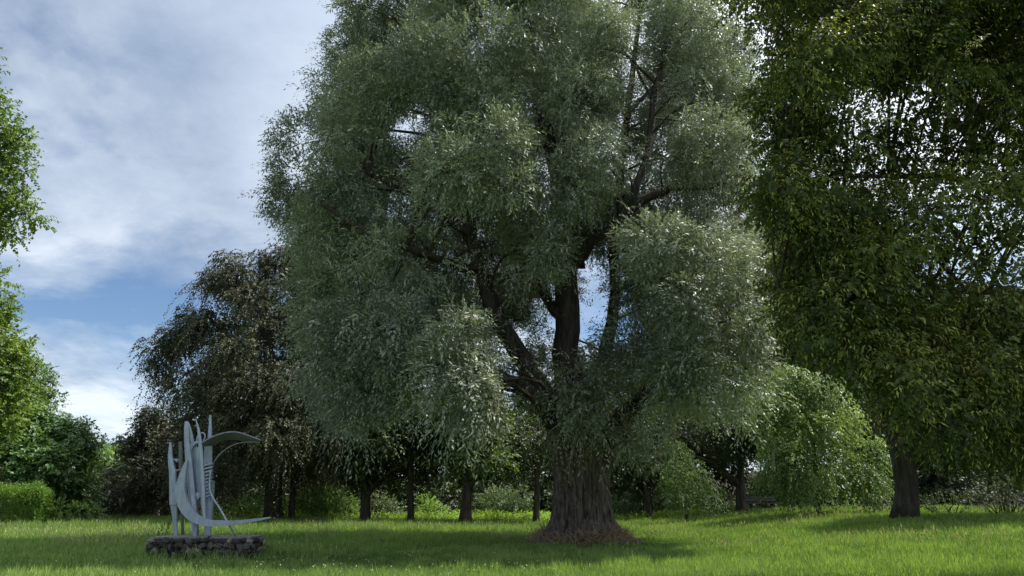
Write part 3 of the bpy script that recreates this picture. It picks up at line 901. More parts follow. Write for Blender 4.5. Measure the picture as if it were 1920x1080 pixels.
Yc = 44.5
b = base_of(60, Yc)
park_tree('chestnut_tree', 'broad dark green chestnut tree sweeping down to the lawn behind the clipped hedge', 'tree', b,
          [(-20, 720, 60, 40, Yc), (40, 745, 44, 32, Yc), (80, 765, 40, 30, Yc), (115, 780, 34, 24, Yc), (140, 803, 20, 14, Yc), (20, 790, 56, 40, Yc - 2), (75, 815, 50, 36, Yc - 2), (130, 825, 40, 32, Yc - 1), (158, 843, 16, 20, Yc),
           (40, 860, 54, 36, Yc - 3), (105, 870, 50, 34, Yc - 3), (148, 882, 26, 30, Yc - 1), (70, 910, 54, 32, Yc - 3), (130, 925, 46, 30, Yc - 2), (160, 925, 18, 26, Yc), (-20, 860, 60, 50, Yc - 2), (-60, 780, 60, 50, Yc),
           (20, 930, 56, 30, Yc - 2), (110, 950, 40, 20, Yc - 2), (155, 957, 20, 16, Yc - 1), (60, 840, 70, 60, Yc + 3), (120, 870, 60, 60, Yc + 3), (-80, 900, 60, 50, Yc - 1), (0, 680, 50, 40, Yc + 1), (60, 705, 34, 28, Yc + 1)],
          [(60, 972, Yc, .4), (58, 900, Yc, .36), (55, 820, Yc, .3), (50, 740, Yc, .2), (45, 690, Yc, .06)], M_CHESTNUT, M_BARK,
          per=52, L=0.8, k=9, ln=0.24, wd=0.15, droop=0.3, up=0.1, hang=0.45, flat=1.2, seed=51, gap=0.6, pw=0.35)

b = base_of(290, 52.0)
park_tree('plum_tree', 'low dark purplish dense tree left of the sculpture at the far lawn edge', 'tree', b,
          [(300, 775, 30, 22, 52), (275, 795, 34, 28, 52), (320, 800, 38, 32, 52), (252, 825, 28, 26, 52), (290, 840, 46, 36, 51), (340, 840, 44, 40, 51), (245, 870, 34, 32, 51), (290, 890, 48, 36, 50), (340, 900, 48, 36, 50),
           (230, 910, 34, 30, 50), (270, 930, 48, 28, 49), (330, 940, 48, 24, 49), (215, 945, 30, 22, 50), (380, 930, 40, 30, 50), (300, 860, 60, 60, 54), (250, 900, 50, 50, 54)],
          [(290, 972, 52, .3), (290, 900, 52, .26), (292, 840, 52, .18), (295, 790, 52, .06)], leaf_mat('plum_leaf', (0.03, 0.04, 0.026), (0.085, 0.095, 0.05), (0.08, 0.08, 0.06), 0.25), M_BARK,
          per=40, ln=0.2, wd=0.12, droop=0.4, hang=0.4, seed=61, gap=0.6)
b = base_of(208, 66.0)
park_tree('ash_tree', 'small light green tree catching the sun in the gap left of the purplish tree', 'tree', b,
          [(205, 850, 18, 16, 66), (222, 862, 26, 20, 66), (200, 880, 24, 22, 66), (230, 890, 26, 24, 66), (205, 915, 30, 24, 66), (240, 870, 20, 20, 66), (225, 935, 36, 20, 66), (190, 940, 26, 20, 66)],
          [(208, 966, 66, .25), (210, 900, 66, .2), (212, 850, 66, .06)], M_BUSH, M_BARK, per=40, ln=0.24, wd=0.15, seed=62)
b = base_of(214, 95.0)
park_tree('birch_tree', 'hazy far tree top showing over the light green tree in the left gap', 'tree', b,
          [(205, 832, 16, 12, 95), (225, 836, 18, 14, 95), (190, 848, 18, 14, 95), (240, 838, 16, 16, 95), (215, 855, 26, 18, 95), (185, 880, 30, 30, 95), (240, 870, 30, 30, 95)],
          [(214, 900, 95, .3), (214, 860, 95, .2), (212, 832, 95, .05)], M_PARK, M_BARK, per=26, ln=0.34, wd=0.22, seed=63)

# ------------------------------------------------------------------ the row of trees at the back
ROW = 'trees in a row along the far edge of the lawn'
b = base_of(547, 45.5)
park_tree('park_tree', 'thin dark trunk close beside the copper beech, right of its stout trunk', 'tree', b, fill((500, 770, 640, 895), 14, (26, 40), 46.5, R2),
          [(547, 975, 45.5, .2), (549, 920, 45.5, .18), (552, 860, 45.5, .14), (556, 800, 45.5, .05)], M_PARK, M_BARK, per=34, seed=70, group=ROW, ln=.2, wd=.12)
b = base_of(685, 43)
park_tree('park_tree', 'dark-trunked tree with a low side limb right of the bright round bush', 'tree', b, fill((610, 700, 780, 900), 26, (30, 46), 43, R2),
          [(685, 978, 43, .29), (686, 920, 43, .26), (687, 870, 43, .22), (690, 800, 43, .15), (694, 720, 43, .05)], M_PARK, M_BARK,
          limbs=[[(688, 930, 43, .16), (706, 905, 42.6, .13), (730, 885, 42, .08), (760, 870, 41.6, .04)]], per=34, seed=71, group=ROW, ln=.2, wd=.12)
b = base_of(770, 43)
park_tree('park_tree', 'slender straight-trunked tree with foliage hanging low on both sides', 'tree', b, fill((700, 730, 850, 905), 22, (28, 44), 43.5, R2) + [(752, 905, 18, 18, 43), (790, 908, 16, 16, 43)],
          [(770, 980, 43, .2), (770, 920, 43, .18), (771, 860, 43, .15), (774, 740, 43, .05)], M_PARK, M_BARK, per=34, seed=72, group=ROW, ln=.2, wd=.12)
b = base_of(872, 42.5)
park_tree('park_tree', 'forked dark tree with flared foot and sunlit yellowish leaves, left of the willow trunk', 'tree', b,
          fill((795, 720, 960, 885), 26, (30, 46), 43, R2) + [(910, 855, 30, 16, 40.5), (940, 865, 26, 16, 40.5), (880, 860, 30, 16, 40.8), (850, 850, 26, 18, 41)],
          [(872, 981, 42.5, .36), (874, 950, 42.5, .3), (876, 900, 42.5, .27), (874, 860, 42.5, .22), (876, 730, 42.5, .06)],
          leaf_mat('yellowish_tree_leaf', (0.055, 0.095, 0.024), (0.16, 0.22, 0.045), (0.12, 0.16, 0.05), 0.36), M_BARK,
          limbs=[[(880, 915, 42.5, .2), (900, 885, 42.2, .15), (925, 865, 42, .1), (960, 845, 41.5, .05)]], per=34, seed=73, group=ROW, ln=.2, wd=.12)
b = base_of(1005, 43)
park_tree('park_tree', 'slim bare dark trunk standing just left of the huge willow trunk', 'tree', b, fill((920, 770, 1070, 895), 18, (26, 42), 44, R2),
          [(1005, 979, 43, .19), (1007, 920, 43, .17), (1008, 860, 43, .15), (1010, 780, 43, .05)], M_PARK, M_BARK, per=34, seed=74, group=ROW, ln=.2, wd=.12)
b = base_of(1219, 46)
park_tree('park_tree', 'small leaning dark tree with a forked thin trunk right of the willow trunk', 'tree', b, fill((1140, 770, 1285, 915), 22, (26, 42), 47, R2),
          [(1219, 972, 46, .17), (1213, 930, 46, .15), (1208, 890, 46, .11), (1206, 790, 46, .04)], M_PARK, M_BARK,
          limbs=[[(1211, 935, 46, .1), (1198, 918, 46, .08), (1180, 905, 46, .04)]], per=34, seed=75, group=ROW, ln=.2, wd=.12)
b = base_of(1392, 45)
park_tree('park_tree', 'black-trunked tree with heavy limbs spreading up to the left beside the park bench', 'tree', b,
          fill((1290, 690, 1520, 870), 34, (30, 48), 45, R2),
          [(1392, 968, 45, .33), (1388, 920, 45, .29), (1388, 890, 45, .22), (1390, 840, 45, .16), (1392, 720, 45, .05)], M_PARK, M_BARK,
          limbs=[[(1385, 908, 45, .25), (1360, 890, 44.8, .2), (1340, 872, 44.5, .16), (1312, 858, 44, .08), (1290, 852, 44, .04)], [(1352, 882, 44.6, .15), (1346, 850, 44.5, .12), (1334, 825, 44.4, .07), (1320, 790, 44, .03)],
                 [(1342, 872, 44.5, .13), (1326, 850, 44.3, .1), (1312, 830, 44, .05)]], per=34, seed=76, group=ROW, ln=.2, wd=.12)

b = base_of(1470, 52)
park_tree('park_tree', 'tall mid-green tree rising between the willow and the limes behind the weeping tree', 'tree', b, fill((1330, 400, 1620, 880), 46, (36, 54), 52, R2, 0.75),
          [(1470, 966, 52, .3), (1470, 900, 52, .27), (1470, 760, 52, .22), (1472, 600, 52, .14), (1474, 430, 52, .04)], leaf_mat('mid_green_leaf', (0.03, 0.055, 0.018), (0.13, 0.18, 0.06), (0.11, 0.15, 0.06), 0.3), M_BARK, per=34, seed=77, group=ROW, ln=.22, wd=.13)
b = base_of(1538, 37)
park_tree('weeping_tree', 'rounded bright green weeping tree with foliage to the grass right of the park bench', 'tree', b,
          [(1470, 715, 44, 28, 37), (1510, 722, 40, 26, 37), (1545, 750, 44, 32, 36.5), (1580, 785, 40, 34, 36.5), (1608, 825, 34, 36, 36.5), (1625, 865, 24, 40, 36.5), (1605, 890, 34, 40, 36), (1560, 850, 52, 46, 35),
           (1510, 800, 52, 46, 35), (1460, 780, 46, 46, 36), (1440, 830, 40, 46, 36.5), (1500, 870, 54, 42, 35), (1570, 900, 44, 28, 35), (1610, 905, 26, 24, 36), (1462, 882, 38, 32, 36), (1500, 905, 36, 20, 35.6),
           (1645, 862, 16, 12, 36.2), (1638, 838, 16, 12, 36.4), (1612, 790, 20, 14, 36.4), (1585, 752, 22, 14, 36.6), (1632, 905, 18, 16, 36), (1548, 716, 24, 14, 36.8), (1430, 740, 34, 34, 37), (1420, 790, 34, 40, 37.5), (1540, 820, 60, 60, 38.5), (1500, 760, 50, 40, 38.5), (1585, 860, 44, 50, 38.5), (1486, 912, 26, 14, 36.5)],
          [(1538, 974, 37, .11), (1532, 930, 37, .1), (1528, 860, 37, .09), (1520, 780, 37, .06), (1516, 720, 37, .03)], M_WEEP, M_BARK,
          limbs=[[(1524, 820, 37, .05), (1560, 790, 36, .04), (1600, 820, 36, .02)], [(1526, 840, 37, .05), (1480, 800, 36, .035), (1440, 810, 36, .02)]],
          per=66, L=0.8, k=14, ln=0.15, wd=0.075, droop=0.85, up=0.1, hang=0.6, flat=0.6, seed=81, gap=0.8, pw=0.35, sub=4, r0=0.03)
b = base_of(1288, 40)
park_tree('larch_sapling', 'feathery light green young tree with drooping tiers between the leaning tree and the black trunk', 'tree', b,
          [(1262, 832, 10, 12, 40), (1272, 850, 16, 12, 40), (1262, 872, 22, 8, 40), (1290, 868, 22, 10, 40), (1248, 878, 14, 6, 40), (1276, 892, 32, 10, 40), (1308, 890, 24, 10, 40), (1252, 908, 18, 8, 40), (1290, 915, 36, 10, 40),
           (1325, 912, 22, 12, 40), (1275, 935, 40, 12, 40), (1322, 935, 28, 14, 40), (1340, 950, 22, 12, 40), (1300, 955, 36, 10, 40)],
          [(1288, 972, 40, .07), (1284, 920, 40, .06), (1276, 870, 40, .045), (1264, 832, 40, .015)], leaf_mat('feathery_sapling_leaf', (0.05, 0.10, 0.03), (0.17, 0.255, 0.085), (0.13, 0.2, 0.08), 0.34), M_BARK, per=62, L=0.6, k=12, ln=0.12, wd=0.042, droop=0.8, hang=0.5, seed=82, gap=0, sub=3, r0=0.02)

# ------------------------------------------------------------------ bushes, each a plant of its own
def bush(name, label, rows, mat, seed, px, Y, per=60, ln=0.12, wd=0.07, L=0.5, k=10, up=0.3, droop=0.2, hang=0.1, group=None, cat='bush', flat=0.6):
    rng = np.random.default_rng(seed)
    b = base_of(px, Y)
    root = empty(name, b, label, cat, group)
    C, R = blobs(rows)
    st = MB()
    for c, r in zip(C, R):
        for _ in range(3):
            e = c + r * unit(rng.normal(size=3)) * 0.7
            e[2] = max(e[2], b[2] + 0.25)
            a = np.array([c[0] * 0.4 + b[0] * 0.6, c[1] * 0.4 + b[1] * 0.6, 0]) + rng.normal(0, 0.08, 3)
            a[2] = float(ground_z(a[0], a[1])) - 0.05
            m = (a + e) / 2 + np.array([0, 0, 0.2])
            tube(st, smooth_path(np.array([a, m, e]), 6), np.linspace(0.03, 0.006, 6), 5, 0.2)
    st.build('stems', M_TWIG, root, kind='stuff')
    ml = Crown()
    sprays(ml, C, R, np.clip(2.6 * per * (R[:, 0] * R[:, 1] * R[:, 2]) ** 0.66, 20, 1600), L=L, droop=droop, up=up, out=1.0, k=k, ln=ln, wd=wd, hang=hang, pw=0.4, flat=flat, rng=rng, keep_above=0.02)
    ml.build('foliage', mat, root)


UG = 'bushes along the far edge of the lawn'
bush('bush', 'bright round leafy bush in sunlight between the beech trunks and the next dark trunk', [(585, 945, 28, 22, 48), (620, 938, 32, 24, 48), (650, 952, 22, 18, 48), (600, 962, 40, 12, 48), (605, 925, 22, 12, 48)], M_BUSH, 101, 612, 48, group=UG, per=75, ln=.16, wd=.09)
bush('bush', 'sunlit leafy bush seen behind the sculpture, left of the stout beech trunk', [(455, 950, 26, 14, 48), (480, 945, 20, 16, 48), (430, 958, 26, 10, 48), (496, 938, 10, 16, 48)], M_BUSH, 102, 465, 48, group=UG, per=75, ln=.16, wd=.08)
bush('bush', 'small light bush in the gap between the two trunks of the beech corner', [(530, 950, 14, 16, 48), (528, 962, 18, 8, 48)], M_BUSH, 103, 530, 48, group=UG, per=75, ln=.15, wd=.08)
bush('bush', 'pale spreading bush with tiered leaves just right of the side-limbed dark trunk', [(712, 945, 20, 16, 48), (735, 952, 24, 12, 48), (700, 935, 12, 10, 48), (720, 962, 30, 8, 48)], M_GREYBUSH, 104, 716, 48, group=UG, per=75, ln=.16, wd=.08)
bush('bush', 'light green bush between the slender trunk and the forked trunk', [(800, 948, 18, 14, 48), (815, 958, 22, 10, 48), (795, 962, 22, 8, 48)], M_BUSH, 105, 803, 48, group=UG, per=75, ln=.15, wd=.08)
bush('bush', 'dull green bush between the forked trunk and the slim bare trunk', [(930, 935, 32, 20, 48.6), (960, 940, 24, 20, 48.6), (905, 945, 18, 16, 48.6), (980, 930, 20, 20, 48.6)], M_GREYBUSH, 106, 938, 48.6, group=UG, per=62, ln=.16, wd=.08)
bush('bush', 'grey-green bush in shade just right of the willow trunk', [(1160, 948, 20, 16, 48), (1185, 945, 18, 18, 48), (1205, 940, 14, 20, 48), (1240, 930, 16, 24, 48), (1170, 960, 30, 8, 48)], M_GREYBUSH, 107, 1185, 48, group=UG, per=62, ln=.15, wd=.08)
bush('bush', 'low yellow-green bush at the foot of the black-trunked tree', [(1350, 955, 20, 12, 45.5), (1375, 958, 14, 10, 45.6), (1330, 960, 16, 8, 45.4), (1362, 940, 18, 12, 46)], M_BUSH, 108, 1352, 45.5, group=UG, per=75, ln=.13, wd=.07)
bush('bush', 'dark green bush filling the space behind the park bench', [(1420, 925, 26, 26, 49), (1455, 930, 26, 22, 49), (1440, 905, 30, 22, 49), (1490, 935, 26, 20, 49), (1410, 945, 20, 14, 49)], M_CHESTNUT, 109, 1440, 49, group=UG, per=62, ln=.16, wd=.09)
bush('privet_bush', 'straggling grey-green shrub with arching shoots at the right edge under the limes', [(1900, 915, 34, 26, 33), (1870, 930, 34, 20, 33), (1930, 930, 40, 30, 33), (1840, 940, 34, 14, 33), (1910, 945, 50, 14, 33), (1885, 900, 20, 14, 33)], M_PRIVET, 110, 1890, 33, per=80, ln=.11, wd=.04, L=.7)
bush('privet_bush', 'low dark shrub right of the leaning lime trunk', [(1790, 945, 34, 12, 34), (1750, 948, 26, 12, 34), (1820, 948, 26, 10, 34), (1730, 952, 20, 10, 34)], M_PARK, 111, 1775, 34, per=80, ln=.11, wd=.045, L=.6)
bush('bush', 'dark low bush in deep shade left of the leaning lime trunk', [(1650, 940, 26, 16, 37), (1670, 950, 22, 12, 37), (1630, 952, 22, 12, 37)], M_PARK, 112, 1650, 37, per=70, ln=.12, wd=.06)
bush('bush', 'scrubby green bush at the foot of the dark chestnut, right of the clipped hedge', [(105, 955, 16, 12, 39), (90, 962, 14, 8, 39), (150, 958, 20, 12, 40), (180, 962, 16, 8, 41)], M_BUSH, 113, 110, 39, per=75, ln=.13, wd=.07)


# clipped hedge: a dense block of small leaves with a rounded end
def hedge():
    rng = np.random.default_rng(120)
    Y0, x1 = 38.0, base_of(66, 38)[0]
    b = np.array([x1 - 3.5, Y0 + 0.7, float(ground_z(x1 - 3.5, Y0))])
    root = empty('hedge', b, 'sunlit bright green clipped hedge with a rounded end at the left edge of the lawn', 'hedge')
    H, Wd, Ln = 2.0, 0.9, 7.0
    n = 30000
    face = rng.random(n)
    x = x1 - rng.random(n) * Ln
    p = np.empty((n, 3))
    nr = np.empty((n, 3))
    fr, tp, en = face < 0.48, (face >= 0.48) & (face < 0.8), face >= 0.8
    z = rng.random(n) * H
    dep = np.abs(rng.normal(0, 0.16, n))
    bul = 0.2 * fbm(x * 1.1, z * 1.1, 0, 3, 9)
    p[fr] = np.stack([x[fr], Y0 + dep[fr] - bul[fr], z[fr]], -1)
    nr[fr] = (0, -1, 0.25)
    yy = Y0 + rng.random(n) * Wd
    p[tp] = np.stack([x[tp], yy[tp], H - dep[tp] + 0.12 * fbm(x[tp] * 1.3, yy[tp] * 1.3, 4, 3, 9)], -1)
    nr[tp] = (0, -0.1, 1)
    p[tp, 2] += 0.35 * rng.random(tp.sum()) ** 4
    p[en] = np.stack([x1 - dep[en] + bul[en], yy[en], z[en]], -1)
    nr[en] = (1, -0.2, 0.2)
    # round the upper edge and the end
    rnd_ = np.clip((p[:, 2] - (H - 0.45)) / 0.45, 0, 1) ** 2
    p[:, 0] -= np.where(p[:, 0] > x1 - 0.5, rnd_ * 0.35, 0)
    p[:, 1] += np.where(p[:, 1] < Y0 + 0.3, rnd_ * 0.2, 0)
    p[:, 2] += ground_z(p[:, 0], p[:, 1])
    nr = nr + rng.normal(size=(n, 3)) * 0.6
    ax = rng.normal(size=(n, 3)) * 0.7 + nr * 0.5 + np.array([0, 0, 0.4])
    ml = MB()
    leaves(ml, p, ax, nr, rng.uniform(0.06, 0.12, n), rng.uniform(0.03, 0.06, n), np.clip(rng.normal(0.5, 0.25, n), 0, 1))
    ml.build('foliage', M_HEDGE, root, kind='stuff')
    st = MB()
    for q in range(26):
        a = np.array([x1 - 0.4 - q * 0.25, Y0 + 0.5 + rng.random() * 0.6, 0])
        tube(st, np.array([a + [0, 0, -.05], a + [rng.normal(0, .1), rng.normal(0, .1), 1.0], a + [rng.normal(0, .15), rng.normal(0, .15), 1.9]]), np.array([.04, .03, .015]), 5)
    st.build('stems', M_TWIG, root, kind='stuff')


hedge()


# the dark wood behind everything reads as one mass
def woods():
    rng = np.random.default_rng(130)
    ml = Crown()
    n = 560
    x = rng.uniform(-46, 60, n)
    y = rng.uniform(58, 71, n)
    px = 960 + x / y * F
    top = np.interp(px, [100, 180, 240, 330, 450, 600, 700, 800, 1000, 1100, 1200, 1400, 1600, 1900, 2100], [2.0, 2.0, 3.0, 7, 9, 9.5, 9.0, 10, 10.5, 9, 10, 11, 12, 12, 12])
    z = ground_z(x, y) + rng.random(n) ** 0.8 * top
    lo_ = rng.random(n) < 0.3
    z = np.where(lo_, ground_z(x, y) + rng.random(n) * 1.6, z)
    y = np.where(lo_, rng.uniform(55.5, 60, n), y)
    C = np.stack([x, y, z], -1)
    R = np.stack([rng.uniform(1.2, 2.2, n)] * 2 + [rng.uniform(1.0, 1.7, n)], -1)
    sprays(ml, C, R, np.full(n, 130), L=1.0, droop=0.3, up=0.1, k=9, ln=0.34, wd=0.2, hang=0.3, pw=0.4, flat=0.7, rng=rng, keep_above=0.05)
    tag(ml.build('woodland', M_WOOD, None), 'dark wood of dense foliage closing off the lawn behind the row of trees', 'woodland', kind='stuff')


woods()


# ------------------------------------------------------------------ park bench
def simple_mat(name, c1, c2, rough=0.7, scale=12.0, metal=0.0, spec=0.3, bump=0.15, stretch=(1, 1, 1)):
    m, t = new_mat(name)
    oc = t.n('ShaderNodeTexCoord').outputs['Object']
    mp = t.n('ShaderNodeMapping', ins={'Vector': oc, 'Scale': stretch})
    n1 = t.noise(mp.outputs[0], scale, 6, 0.62)
    n2 = t.noise(oc, 2.2, 4, 0.6)
    f = t.math('MULTIPLY', t.ramp(n1.outputs[0], [(0.3, 0.0), (0.7, 1.0)]), t.ramp(n2.outputs[0], [(0.25, 0.45), (0.7, 1.0)]))
    bp = t.n('ShaderNodeBump', ins={'Height': n1.outputs[0], 'Strength': bump, 'Distance': 0.02})
    pb = t.n('ShaderNodeBsdfPrincipled', ins={'Base Color': t.mix(f, c1, c2), 'Roughness': rough, 'Metallic': metal, 'Specular IOR Level': spec, 'Normal': bp.outputs[0]})
    t.n('ShaderNodeOutputMaterial', ins={0: pb.outputs[0]})
    return m


def box(mb, lo, hi, t=0.0):
    (a, b_, c), (d, e, f) = lo, hi
    v = [(a, b_, c), (d, b_, c), (d, e, c), (a, e, c), (a, b_, f), (d, b_, f), (d, e, f), (a, e, f)]
    mb.add(v, [(0, 3, 2, 1), (4, 5, 6, 7), (0, 1, 5, 4), (1, 2, 6, 5), (2, 3, 7, 6), (3, 0, 4, 7)], t)


def bench():
    wood = simple_mat('weathered_bench_wood', (0.10, 0.09, 0.08), (0.24, 0.22, 0.2), 0.8, 30, stretch=(0.1, 1, 1))
    iron = simple_mat('bench_iron', (0.02, 0.02, 0.02), (0.05, 0.05, 0.05), 0.6)
    b = base_of(1432, 46.5)
    root = empty('park_bench', b, 'low grey slatted park bench beside the black trunk at the far edge of the lawn', 'bench')
    for q in range(3):
        m = MB()
        box(m, b + [-0.95, -0.22 + q * 0.15, 0.43], b + [0.95, -0.10 + q * 0.15, 0.47])
        m.build('seat_slat', wood, root)
    for q in range(2):
        m = MB()
        box(m, b + [-0.95, 0.26 + q * 0.04, 0.58 + q * 0.16], b + [0.95, 0.295 + q * 0.04, 0.70 + q * 0.16])
        m.build('back_slat', wood, root)
    for s in (-0.7, 0.7):
        m = MB()
        box(m, b + [s - .04, -.2, -.05], b + [s + .04, -.13, .428])
        box(m, b + [s - .04, -.128, .36], b + [s + .04, .158, .425])
        box(m, b + [s - .04, .16, -.05], b + [s + .04, .23, .428])
        tube(m, np.array([b + [s, .19, .40], b + [s, .28, .6], b + [s, .345, .88]]), .03, 6)
        m.build('side_frame', iron, root)


bench()


# ------------------------------------------------------------------ sculpture on its rubble plinth
M_STEEL = simple_mat('weathered_blue_grey_metal', (0.27, 0.31, 0.385), (0.44, 0.49, 0.58), 0.5, 11, 0.3, 0.5, 0.06, (1, 1, 0.35))
M_STEEL_H = simple_mat('shade_tinted_horn_metal', (0.20, 0.185, 0.255), (0.34, 0.32, 0.41), 0.6, 10, 0.2, 0.3, 0.06)  # shade painted into the horn metal; violet tint cancels green light off the grass
M_STEEL_D = simple_mat('dull_brownish_metal', (0.10, 0.095, 0.09), (0.24, 0.24, 0.25), 0.6, 10, 0.3, 0.4, 0.08)
YS = 20.3


def slab(name, rows, root, y0=0.0, th=0.16, ridge=0.035, mat=None, n=None, label=None):
    """a tapering upright blade: rows of (left px, right px, py) become a faceted closed box"""
    r = np.array(rows, float)
    if n:
        r = smooth_path(r, n)
    V = []
    for l, rt, y in r:
        a, c = P(l, y, YS + y0), P(rt, y, YS + y0)
        wdt = float(np.linalg.norm(c - a))
        m = (a + c) / 2 + [0, -min(ridge, 0.3 * wdt), 0]
        d = np.array([-0.15 * min(th, 0.7 * wdt), min(th, 0.7 * wdt), 0])
        V += [a, m, c, c + d, a + d]
    V = np.array(V)
    k, F_ = 5, []
    for i in range(len(r) - 1):
        for j in range(k):
            F_.append((i * k + j, i * k + (j + 1) % k, (i + 1) * k + (j + 1) % k, (i + 1) * k + j))
    e = (len(r) - 1) * k
    F_ += [(0, 4, 3, 2), (0, 2, 1, 1), (e, e + 2, e + 3, e + 4), (e, e + 1, e + 2, e + 2)]
    m = MB()
    m.add(V, F_)
    o = m.build(name, mat or M_STEEL, root)
    return o


def band(name, outer, inner, root, y0=0.0, th=0.12, n=40, y1=None, mat=None):
    """a curved plate between two edges drawn in the picture plane of the sculpture; y1 tilts the inner edge back"""
    a = smooth_path(np.array(outer, float), n)
    c = smooth_path(np.array(inner, float), n)
    A = np.array([P(x, y, YS + y0) for x, y in a])
    Cn = np.array([P(x, y, YS + (y0 if y1 is None else y1)) for x, y in c])
    if y1 is None:
        off = np.array([0, th, 0])
    else:
        off = np.array([0, 0.0, th])
    V = np.stack([A, Cn, Cn + off, A + off], 1).reshape(-1, 3)
    F_ = []
    for i in range(n - 1):
        for j in range(4):
            F_.append((i * 4 + j, i * 4 + (j + 1) % 4, i * 4 + 4 + (j + 1) % 4, i * 4 + 4 + j))
    F_ += [(0, 3, 2, 1), (4 * n - 4, 4 * n - 3, 4 * n - 2, 4 * n - 1)]
    m = MB()
    m.add(V, F_)
    return m.build(name, mat or M_STEEL, root)


def rod(name, rows, r, root, n=24, mat=None, k=7):
    p = smooth_path(np.array([P(x, y, YS + d) for x, y, d in rows]), n)
    m = MB()
    tube(m, p, r, k)
    return m.build(name, mat or M_STEEL, root, smooth=True)


def sculpture():
    b = P(366, 1006, YS)
    root = empty('metal_sculpture', b, 'tall abstract blue-grey metal sculpture of upright blades with a crescent and a horn', 'sculpture')
    slab('blade', [(317.5, 320.5, 829), (316, 322, 843), (314.5, 322.6, 857), (315.5, 325.5, 873), (317, 328.5, 885), (317.2, 329.8, 915), (317.6, 330.6, 947)], root, -0.02, 0.2)
    slab('post', [(319.2, 330.6, 947.5), (321.5, 330.8, 962), (324, 331.2, 982), (326, 332, 1006)], root, 0.0, 0.16, 0.03)
    slab('post', [(335, 340, 828), (335, 341.5, 850), (335.5, 342, 900), (338, 343, 960), (340, 345, 1006)], root, 0.55, 0.16, 0.02, M_STEEL_D)
    slab('blade', [(346.5, 351.5, 790), (345, 353.5, 803), (345.3, 354.5, 830), (347, 359, 860), (349.5, 362.5, 895), (352.5, 366, 930), (356, 368.5, 960), (359.5, 369.5, 985), (361, 368, 1006)], root, -0.1, 0.22, 0.05)
    slab('post', [(367, 371.5, 936), (368.3, 372.5, 970), (368.3, 372.3, 1006)], root, 0.3, 0.2, 0.0, M_STEEL_D)
    slab('blade', [(350.5, 353, 790), (353.5, 358.5, 805), (357, 363, 826), (358, 365, 850), (359, 367, 880)], root, 0.22, 0.12, 0.02)
    slab('blade', [(366, 367.6, 785), (369.5, 374, 805), (371.8, 378, 827), (372.2, 379.7, 846), (373, 381, 870), (374.3, 383, 900), (376.4, 384.3, 940), (380.5, 385.5, 975)], root, -0.22, 0.2, 0.05)
    slab('blade', [(392.6, 396, 778), (391, 396.4, 800), (388.6, 396.5, 826), (386, 396.7, 850), (384, 396.5, 874)], root, 0.25, 0.14, 0.03)
    slab('post', [(384, 400.2, 901), (384, 399.8, 915), (384, 398, 950), (383.2, 395.6, 980), (382.8, 393.4, 1006)], root, 0.3, 0.3, 0.04, M_STEEL)
    # torso plate between the blades, its collar and lower flap
    slab('torso_plate', [(359, 378, 838), (358.5, 378, 860), (360, 378, 890), (363, 378, 915), (365.5, 378, 932)], root, 0.06, 0.08, 0.02)
    slab('flap', [(366, 374.5, 924), (365.2, 375.5, 928.5), (368.5, 373.8, 934), (369, 370, 938.5)], root, -0.14, 0.03, 0.03)
    band('collar', [(354, 846), (356.5, 836), (362, 829.5), (369, 826.5), (375, 826)], [(357.5, 856), (359.5, 842), (364, 834.5), (370, 830.5), (375, 829.5)], root, -0.02, 0.12, 16)
    slab('chest_plate', [(383, 397, 836), (382.5, 397, 856), (382, 397, 874)], root, 0.1, 0.1, 0.02)
    # the ribbed side: slanting bars one above another
    for q in range(10):
        y = 874.5 + q * 6.6
        m = MB()
        a, c = P(381.5, y, YS - 0.14), P(397.2 - q * 0.28, y - 4.2, YS - 0.06)
        h = 0.05
        V = [a, c, c + [0, .12, 0], a + [0, .12, 0]]
        V = np.array(V + [p + np.array([0, 0, h]) for p in V])
        m.add(V, [(0, 3, 2, 1), (4, 5, 6, 7), (0, 1, 5, 4), (1, 2, 6, 5), (2, 3, 7, 6), (3, 0, 4, 7)])
        m.build('rib', M_STEEL, root)
    slab('edge_strip', [(394.6, 397.8, 868), (394.2, 397.2, 900), (393.2, 395.6, 940)], root, 0.08, 0.3, 0.0)
    # horn: a trough seen from below, with small fins under it
    top = [(377.5, 832), (388, 825), (400, 819), (415, 813.8), (430, 811), (442, 811), (455, 813.8), (470, 819), (488.5, 826)]
    bot = [(384, 841), (392, 840), (402, 834.5), (414, 828.5), (426, 825.2), (442, 825), (456, 827.5), (470, 830), (486, 832)]
    h = band('horn', top, bot, root, -0.25, 0.035, 40, 0.35, M_STEEL_H)
    tp, bt = smooth_path(np.array(top, float), 40), smooth_path(np.array(bot, float), 40)
    lip = MB()
    A = np.array([P(x, y, YS - 0.27) for x, y in tp])
    V = np.stack([A + [0, 0, -.035], A + [0, 0.018, -.035], A + [0, .018, .065], A + [0, 0, .065]], 1).reshape(-1, 3)
    F_ = [(i * 4 + j, i * 4 + (j + 1) % 4, i * 4 + 4 + (j + 1) % 4, i * 4 + 4 + j) for i in range(39) for j in range(4)] + [(0, 3, 2, 1), (156, 157, 158, 159)]
    lip.add(V, F_)
    lip.build('lip', M_STEEL, h, origin=b)
    for q in (3, 5, 7, 9, 12, 15, 19, 24):
        a, c = P(*tp[q], YS - 0.2), P(*bt[q], YS + 0.4)
        m = MB()
        V = np.array([a, c, c - [0, 0, .05], a - [0, 0, .05]])
        V = np.vstack([V, V + [0.016, 0, 0]])
        m.add(V, [(0, 1, 2, 3), (7, 6, 5, 4), (0, 4, 5, 1), (1, 5, 6, 2), (2, 6, 7, 3), (3, 7, 4, 0)])
        m.build('fin', M_STEEL_D, h, origin=b)
